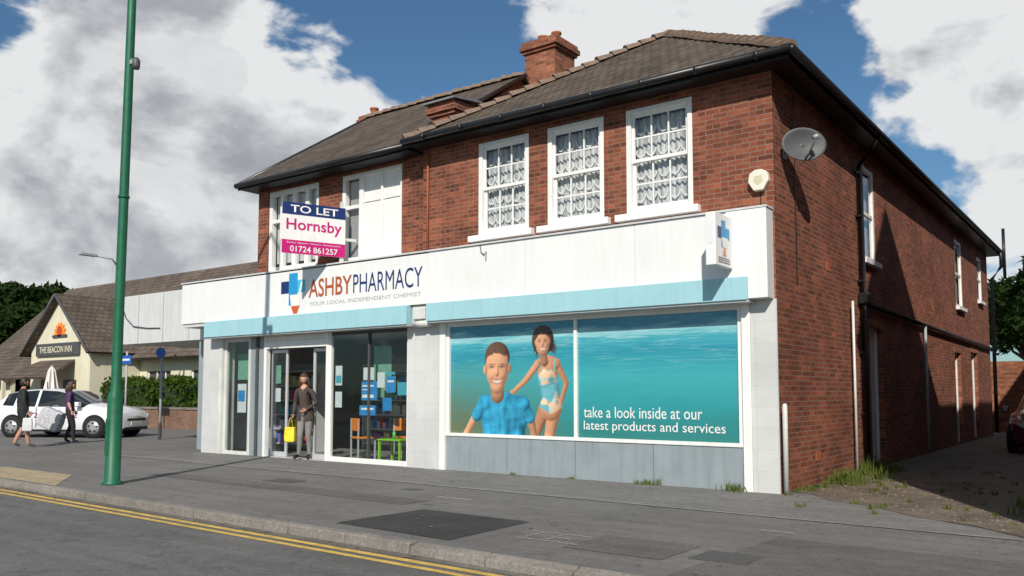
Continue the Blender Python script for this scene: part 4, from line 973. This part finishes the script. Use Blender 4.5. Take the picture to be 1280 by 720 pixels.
for k,(zz) in enumerate((1.2,4.0,6.2)):
    boxes('windows_%d'%k,[(x,x+1.1,y0-.03,y0-.005,zz,zz+1.5) for x in (5.2,8.2,11.2)],DGREY,Nh); boxes('window_frames_%d'%k,[(x-.08,x,y0-.05,y0,zz-.08,zz+1.58) for x in (5.2,8.2,11.2)]+[(x+1.1,x+1.18,y0-.05,y0,zz-.08,zz+1.58) for x in (5.2,8.2,11.2)],WHITE,Nh)

# ------------------------------------------------------------------ car
TYRE=M('tyre',(.015,.015,.015),.85,.2,9); RIM=M('alloy',(.45,.46,.47),.35,.05,5,metal=.6)
def carpaint(name,c):
    m,nt,out=new_mat(name); b=bsdf(nt,out,c,.25,0); b.inputs['Coat Weight'].default_value=.8; b.inputs['Coat Roughness'].default_value=.05; return m
CG=bpy.data.materials.new('car_glass'); CG.use_nodes=True; bb=CG.node_tree.nodes['Principled BSDF']; bb.inputs['Base Color'].default_value=(.015,.018,.02,1); bb.inputs['Roughness'].default_value=.04
def car(name,loc,rz,paint,text_on=False):
    g=group(name,loc,rz); PT_=carpaint(name+'_paint',paint)
    st=[(2.12,.32,.62,.60,.64,.50),(2.05,.22,.70,.74,.76,.62),(1.75,.20,.80,.83,.90,.70),(1.25,.19,.88,.86,.985,.70),(.98,.19,.92,.87,1.02,.70),
        (.20,.19,.93,.87,1.40,.58),(-.05,.19,.93,.87,1.45,.59),(-.55,.19,.93,.87,1.475,.60),(-.63,.19,.93,.87,1.475,.60),(-1.25,.19,.95,.87,1.44,.58),(-1.35,.19,.95,.87,1.43,.57),(-1.72,.22,.97,.86,1.36,.55),(-1.98,.28,.98,.82,1.02,.66),(-2.08,.34,.90,.76,.93,.62)]
    V=[];F=[];I=[]
    for (x,zb,zt,hw,zr,hr) in st:
        sec=[(hw*.92,zb),(hw*1.0,zb+.18),(hw*1.01,(zb+zt)/2+.08),(hw*.985,zt-.03),(hw*.95,zt),(hr+(.03),zr-.045),(hr*.8,zr),(0,zr+.018)]
        for (y,z) in sec: V.append((x,y,z))
        for (y,z) in sec[-2::-1]: V.append((x,-y,z))
    n=15
    for i in range(len(st)-1):
        for j in range(n-1):
            F.append((i*n+j,(i+1)*n+j,(i+1)*n+j+1,i*n+j+1))
            m=0
            if j in (4,9):
                if i in (4,5,6,8,10) or i==10: m=1
            if j in (4,5,6,7,8,9) and i==4: m=1
            if j in (5,6,7,8) and i==11: m=1
            I.append(m)
        F.append((i*n,i*n+14,(i+1)*n+14,(i+1)*n)); I.append(2)
    F.append(tuple(range(n))[::-1]);I.append(0); F.append(tuple((len(st)-1)*n+k for k in range(n)));I.append(0)
    o=obj('body',V,F,[PT_,CG,BLACK],g,I,smooth=True)
    bm=bmesh.new(); bm.from_mesh(o.data); bmesh.ops.recalc_face_normals(bm,faces=bm.faces); bm.to_mesh(o.data); bm.free()
    for p in o.data.polygons: p.use_smooth=True
    e=o.modifiers.new('e','EDGE_SPLIT'); e.split_angle=rad(28)
    for sx in (1.35,-1.32):
        for sy in (-1,1):
            w=lathe('wheel_arch',[(.0,0),(.37,0),(.37,.02)],BLACK,g,seg=28); w.rotation_euler=(rad(90),0,0); w.location=(sx,sy*.875+(.01),.33)
            w=lathe('wheel',[(.2,-.1),(.31,-.1),(.32,-.06),(.32,.06),(.31,.1),(.2,.1)],TYRE,g,seg=28); w.rotation_euler=(rad(90),0,0); w.location=(sx,sy*.82,.32)
            w=lathe('rim',[(.0,-.105),(.05,-.112),(.20,-.10),(.21,.0),(.2,.10),(.05,.112),(.0,.105)],RIM,g,seg=20); w.rotation_euler=(rad(90),0,0); w.location=(sx,sy*.83,.32)
            boxes('rim_gaps',[(sx-.012+math.cos(a)*.13-.02,sx+math.cos(a)*.13+.03,sy*.945-.003,sy*.945+.003,.32+math.sin(a)*.13-.025,.32+math.sin(a)*.13+.025) for a in (0.3,1.55,2.8,4.06,5.3)],BLACK,g)
    for sy in (-1,1):
        o=obj('headlight',[(2.03,sy*.5,.62),(1.72,sy*.80,.70),(1.70,sy*.79,.82),(1.98,sy*.5,.76),(2.09,sy*.5,.62),(1.78,sy*.845,.70),(1.74,sy*.83,.83),(2.06,sy*.5,.76)],BF,M('lens',(.6,.62,.65),.1,.05,3),g)
        box('tail_light',-2.07,-1.9,sy*.80-.05,sy*.80+.05,.72,.95,M('tail_red',(.4,.01,.01),.2,.05,3),g,.02)
        box('mirror',.78,.95,sy*.98-.08,sy*.98+.08,.94,1.08,PT_,g,.03)
        boxes('door_handles',[(-.42,-.25,sy*.885-.012,sy*.885+.012,.78,.81),(-1.2,-1.05,sy*.885-.012,sy*.885+.012,.79,.82)],PT_,g)
        boxes('door_gaps',[(.62,.628,sy*.882-.008,sy*.882+.006,.3,.93),(-.545,-.537,sy*.882-.008,sy*.882+.006,.3,.93)],BLACK,g)
        box('sill_trim',-1.0,1.0,sy*.86-.03,sy*.86+.02,.19,.25,BLACK,g)
    box('number_plate',2.10,2.135,-.26,.26,.38,.48,M('plate_white',(.7,.7,.65),.4,.03,3),g); box('grille',2.08,2.125,-.45,.45,.5,.58,BLACK,g)
    if text_on:
        text('door_phone','01724 333 222',1.9,.16,M('taxi_red',(.25,.05,.12),.4,.04,3),g,(-1.1,-.885,.60),bold=.01)
        box('roof_aerial',-.9,-.88,-.01,.01,1.47,1.7,BLACK,g)
    return g
c_=car('parked_car',(-23.6,1.75,0),rad(26),(.68,.69,.70),True); c_.scale=(1.08,1.03,1.03)
car('parked_car.001',(2.35,12.6,.0),rad(-88),(.07,.008,.01))

# ------------------------------------------------------------------ people
def skin_eval(name,pts,edges,root,mats,bonemat,parent,sub=2,loc=(0,0,0)):
    names=list(pts); idx={n:i for i,n in enumerate(names)}
    me=bpy.data.meshes.new(name); me.from_pydata([pts[n][0] for n in names],[(idx[a],idx[b]) for a,b in edges],[])
    o=bpy.data.objects.new(name+'_t',me); COL.objects.link(o)
    o.modifiers.new('s','SKIN')
    for i,n in enumerate(names):
        r=pts[n][1]; r=r if isinstance(r,tuple) else (r,r); me.skin_vertices[0].data[i].radius=r
        me.skin_vertices[0].data[i].use_root=(n==root)
    s=o.modifiers.new('u','SUBSURF'); s.levels=sub; s.render_levels=sub
    bpy.context.view_layer.update()
    m2=bpy.data.meshes.new_from_object(o.evaluated_get(bpy.context.evaluated_depsgraph_get())); bpy.data.objects.remove(o)
    m2.materials.clear()
    for m in mats: m2.materials.append(m)
    E=[(Vector(pts[a][0]),Vector(pts[b][0]),bonemat(a,b)) for a,b in edges]
    for p in m2.polygons:
        c=p.center; best=9;bi=0
        for (a,b,mi) in E:
            d=b-a; t=max(0,min(1,(c-a).dot(d)/max(d.length_squared,1e-9))); q=(a+d*t-c).length
            if q<best: best=q; bi=mi(t,c) if callable(mi) else mi
        p.material_index=bi; p.use_smooth=True
    ob=bpy.data.objects.new(name,m2); COL.objects.link(ob); ob.parent=parent; return ob
def hand(parent,name,w,d,side,mat,grip=.5):
    w=Vector(w);d=Vector(d).normalized();s=Vector(side); s=(s-d*s.dot(d)).normalized(); n=d.cross(s)
    pts={'w':(w,.024),'p':(w+d*.055,(.034,.017))}; ed=[('w','p')]
    for i,(off,L) in enumerate(((.027,.07),(.009,.078),(-.009,.073),(-.026,.058))):
        a=w+d*.085+s*off; b=a+d*L*.5*math.cos(grip)+n*L*.5*math.sin(grip); c=b+d*L*.5*math.cos(grip*2.2)+n*L*.5*math.sin(grip*2.2)
        pts['k%d'%i]=(a,.010);pts['m%d'%i]=(b,.0085);pts['t%d'%i]=(c,.0075); ed+=[('p','k%d'%i),('k%d'%i,'m%d'%i),('m%d'%i,'t%d'%i)]
    a=w+d*.03+s*.038; b=a+d*.03+s*.022+n*.01; pts['ta']=(a,.012);pts['tb']=(b,.009);pts['tc']=(b+d*.028+n*.012,.008); ed+=[('p','ta'),('ta','tb'),('tb','tc')]
    skin_eval(name,pts,ed,'w',[mat],lambda a,b:0,parent,1)
def head(parent,c,skin,hair,yawd=0,tilt=0,long=False,cover=.0):
    g=group('head',c,yawd,parent); g.rotation_euler=(tilt,0,yawd)
    V=[];F=[];nu=28;nv=20
    for j in range(nv+1):
        ph=math.pi*j/nv
        for i in range(nu):
            th=2*math.pi*i/nu; x=math.sin(ph)*math.cos(th); y=math.sin(ph)*math.sin(th); z=math.cos(ph)
            X=.076*x; Y=.095*y; Z=.118*z
            if z<0: k=1+.32*z; X*=k; Y*= (1+.18*z) if y<0 else (1+.4*z)
            if y<-.5 and -.25<z<.12:
                k=max(0,1-abs(x)/.22); Y-=.026*k*(1 if z<-.02 else max(0,(.12-z)/.14))*max(0,min(1,(z+.25)/.1))
            if y<-.4 and .0<z<.2 and .2<abs(x)<.55: Y+=.008
            if y<-.5 and -.52<z<-.38 and abs(x)<.35: Y-=.006
            V.append((X,Y,Z))
    for j in range(nv):
        for i in range(nu): F.append((j*nu+i,(j+1)*nu+i,(j+1)*nu+(i+1)%nu,j*nu+(i+1)%nu))
    obj('face',V,F,skin,g,smooth=True)
    V=[];F=[]
    for j in range(nv+1):
        ph=math.pi*j/nv
        for i in range(nu):
            th=2*math.pi*i/nu; y=math.sin(ph)*math.sin(th); z=math.cos(ph); x=math.sin(ph)*math.cos(th)
            lim=.42 if y<-.3 else (-.1 if y<.15 else (-.75 if not long else -1.6))
            k=1.13 if z>lim else .9
            k*=1+.03*math.sin(9*th+3*z)
            V.append((.078*x*k,.098*y*k+.004,.12*z*k))
    for j in range(nv):
        for i in range(nu): F.append((j*nu+i,(j+1)*nu+i,(j+1)*nu+(i+1)%nu,j*nu+(i+1)%nu))
    obj('hair',V,F,hair,g,smooth=True)
    if long:
        tube('hair_length',[(0,.05,.03),(0,.075,-.06),(0,.085,-.16),(0,.08,-.24)],[.06,.075,.07,.03],hair,g,14)
        for sx in (-1,1): tube('hair_side',[(sx*.07,.0,.06),(sx*.088,.01,-.02),(sx*.092,.02,-.12),(sx*.08,.03,-.2)],[.02,.028,.03,.012],hair,g,10)
    for sx in (-1,1):
        lathe('eye',[(0.001,-.009),(.008,-.005),(.009,0),(.008,.005),(.001,.009)],M('eye',(.05,.03,.02),.2,.05,3),g,(sx*.03,-.083,.005),10)
        lathe('ear',[(.004,-.03),(.012,-.01),(.014,.01),(.006,.03)],skin,g,(sx*.078,.01,-.005),10)
    box('mouth',-.022,.022,-.0905,-.082,-.056,-.048,M('lips',(.35,.10,.09),.5,.05,3),g,.003)
    return g
def person(name,loc,rz,J,mats,sleeve=1.0,legs='long',longhair=False,hy=0,ht=0,scale=1.0,grip=.5,fat=1.0):
    g=group(name,loc,rz); g.scale=(scale,)*3
    D={'pelvis':((0,0,.93),(.145*fat,.11*fat)),'waist':((0,0,1.08),(.13*fat,.10*fat)),'chest':((0,.01,1.28),(.155*fat,.115*fat)),'nb':((0,.015,1.42),(.085,.07)),'neck':((0,0,1.50),.05),'ntop':((0,-.01,1.56),.045),
     'shL':((.165,.01,1.39),.062),'elL':((.22,.04,1.13),.046),'wrL':((.22,-.05,.90),.028),'shR':((-.165,.01,1.39),.062),'elR':((-.22,.04,1.13),.046),'wrR':((-.22,-.05,.90),.028),
     'hiL':((.085,0,.86),.098*fat),'knL':((.095,-.02,.49),.066),'caL':((.095,.02,.32),.06),'anL':((.095,.03,.09),.042),'toL':((.11,-.12,.045),.036),'hiR':((-.085,0,.86),.098*fat),'knR':((-.095,-.02,.49),.066),'caR':((-.095,.02,.32),.06),'anR':((-.095,.03,.09),.042),'toR':((-.11,-.12,.045),.036)}
    for k,v in J.items():
        if k in D: D[k]=(v,D[k][1])
    hd=J.get('head',(0,-.02,1.63))
    E=[('pelvis','waist'),('waist','chest'),('chest','nb'),('nb','neck'),('neck','ntop'),('nb','shL'),('shL','elL'),('elL','wrL'),('nb','shR'),('shR','elR'),('elR','wrR'),('pelvis','hiL'),('hiL','knL'),('knL','caL'),('caL','anL'),('anL','toL'),('pelvis','hiR'),('hiR','knR'),('knR','caR'),('caR','anR'),('anR','toR')]
    def bm_(a,b):
        if b in('ntop','neck'): return 0
        if a[:2]=='el': return 1 if sleeve>=1 else 0
        if a[:2]=='sh': return 1 if sleeve>=.5 else 0
        if a[:2] in('kn','ca'): return 2 if legs=='long' else 0
        if a[:2]=='hi': return 2
        if a[:2]=='an': return 3
        if a=='pelvis' and b!='waist': return 2
        return 1
    skin_eval('body',D,E,'pelvis',[mats['skin'],mats['top'],mats['bottom'],mats['shoe']],bm_,g)
    head(g,hd,mats['skin'],mats['hair'],hy,ht,longhair)
    for s,sx in (('L',1),('R',-1)):
        w=Vector(D['wr'+s][0]); e=Vector(D['el'+s][0]); hand(g,'hand_'+s,w,w-e,(-.3*sx,-1,.1),mats['skin'],grip)
    return g
SKN=M('skin',(.50,.27,.19),.5,.06,12); SKN2=M('skin_tan',(.42,.22,.15),.5,.06,12)
HB=M('hair_brown',(.06,.03,.018),.5,.3,40); HD=M('hair_dark',(.02,.015,.012),.5,.3,40)
wm=person('woman',(-10.08,.0,.0),rad(22),{'pelvis':(.02,0,.93),'waist':(.01,.0,1.08),'chest':(-.01,.01,1.28),'nb':(-.02,.015,1.42),'neck':(-.02,0,1.5),'ntop':(-.02,-.01,1.56),'head':(-.02,-.02,1.635),
  'shL':(.15,.01,1.385),'shR':(-.185,.01,1.395),'elL':(.24,.03,1.14),'wrL':(.12,-.16,1.02),'elR':(-.25,.06,1.14),'wrR':(-.20,-.10,.92),
  'hiL':(.1,0,.86),'hiR':(-.07,0,.87),'knL':(.10,-.03,.49),'caL':(.10,.02,.32),'anL':(.10,.03,.09),'toL':(.14,-.12,.045),'knR':(-.05,-.09,.50),'caR':(-.07,-.06,.32),'anR':(-.10,-.04,.09),'toR':(-.15,-.18,.045)},
  dict(skin=SKN,top=M('cardigan',(.06,.045,.04),.9,.35,30,bump=.4),bottom=M('trousers_grey',(.20,.19,.18),.8,.1,9),shoe=BLACK,hair=HB),1.0,'long',True,rad(10),.05,1.03,.7,1.05)
V=[];F=[];n=28
for j,(z,rx,ry) in enumerate(((.80,.195,.145),(.88,.19,.14),(.98,.17,.13),(1.08,.15,.115))):
    for i in range(n):
        a=2*math.pi*i/n; q=1+.03*math.sin(5*a)*(1.1-z); V.append((.015+rx*math.cos(a)*q,ry*math.sin(a)*q,z))
for j in range(3):
    for i in range(n):
        if i in (20,21): continue
        F.append((j*n+i,j*n+(i+1)%n,(j+1)*n+(i+1)%n,(j+1)*n+i))
obj('cardigan_hem',V,F,bpy.data.materials['cardigan'],wm,smooth=True)
def bag(name,loc,rz,w,d,h,mat,parent=None,handle=.15):
    g=group(name,loc,rz,parent)
    V=[];F=[];n=4
    for (k,z) in ((.85,0),(1,.1*h),(1.02,.5*h),(.9,h)):
        for (x,y) in ((-w/2,-d/2),(w/2,-d/2),(w/2,d/2),(-w/2,d/2)): V.append((x*k,y*k,z))
    for j in range(3):
        for i in range(4): F.append((j*4+i,j*4+(i+1)%4,(j+1)*4+(i+1)%4,(j+1)*4+i))
    F.append((3,2,1,0)); F.append((12,13,14,15))
    o=obj('sack',V,F,mat,g); bevel(o,.02,2)
    tube('handle',[(-w*.25,0,h-.01),(-w*.1,0,h+handle*.8),(0,0,h+handle),(w*.1,0,h+handle*.8),(w*.25,0,h-.01)],.007,mat,g,6); return g
bag('shopping_bag',(-10.34,-.16,.36),rad(20),.24,.12,.32,M('bag_yellow',(.70,.60,.04),.5,.25,9,bump=.2),handle=.2)
person('man',(-19.0,-1.75,0),rad(160),{'anL':(.10,.16,.11),'toL':(.11,.03,.045),'knL':(.10,-.02,.49),'caL':(.10,.07,.32),'anR':(-.10,-.14,.09),'toR':(-.11,-.29,.045),'knR':(-.10,-.12,.49),'caR':(-.10,-.11,.32),'elL':(.25,.1,1.14),'wrL':(.24,.05,.9),'elR':(-.25,.0,1.14),'wrR':(-.24,-.1,.92)},
  dict(skin=SKN2,top=M('jacket_black',(.018,.018,.02),.8,.2,12),bottom=M('shorts_black',(.015,.015,.018),.8,.2,12),shoe=DGREY,hair=HD),1.0,'short',False,0,.1,1.02,.6,1.35)
bag('carrier_bag',(-18.72,-1.75,.42),rad(60),.22,.12,.34,M('bag_white',(.6,.6,.6),.5,.1,9),handle=.12)
person('woman.001',(-19.75,-.2,0),rad(150),{'anL':(.10,.1,.10),'toL':(.11,-.03,.045),'knL':(.10,-.03,.49),'caL':(.10,.04,.32),'anR':(-.09,-.12,.09),'toR':(-.1,-.26,.045),'knR':(-.1,-.11,.49),'caR':(-.09,-.1,.32),'elL':(.27,.03,1.14),'wrL':(.26,-.1,.92),'elR':(-.28,.02,1.14),'wrR':(-.34,-.06,.92)},
  dict(skin=SKN,top=M('top_purple',(.06,.03,.09),.8,.3,12),bottom=M('leggings',(.015,.015,.02),.8,.2,12),shoe=BLACK,hair=HB),.5,'long',True,0,.1,.98,.6,1.15)
o=bag('laundry_bag',(-20.05,-.65,.42),rad(35),.62,.28,.55,M('bag_check',(.42,.42,.45),.6,.45,22),handle=.13)
o.rotation_euler=(0,rad(22),rad(35))
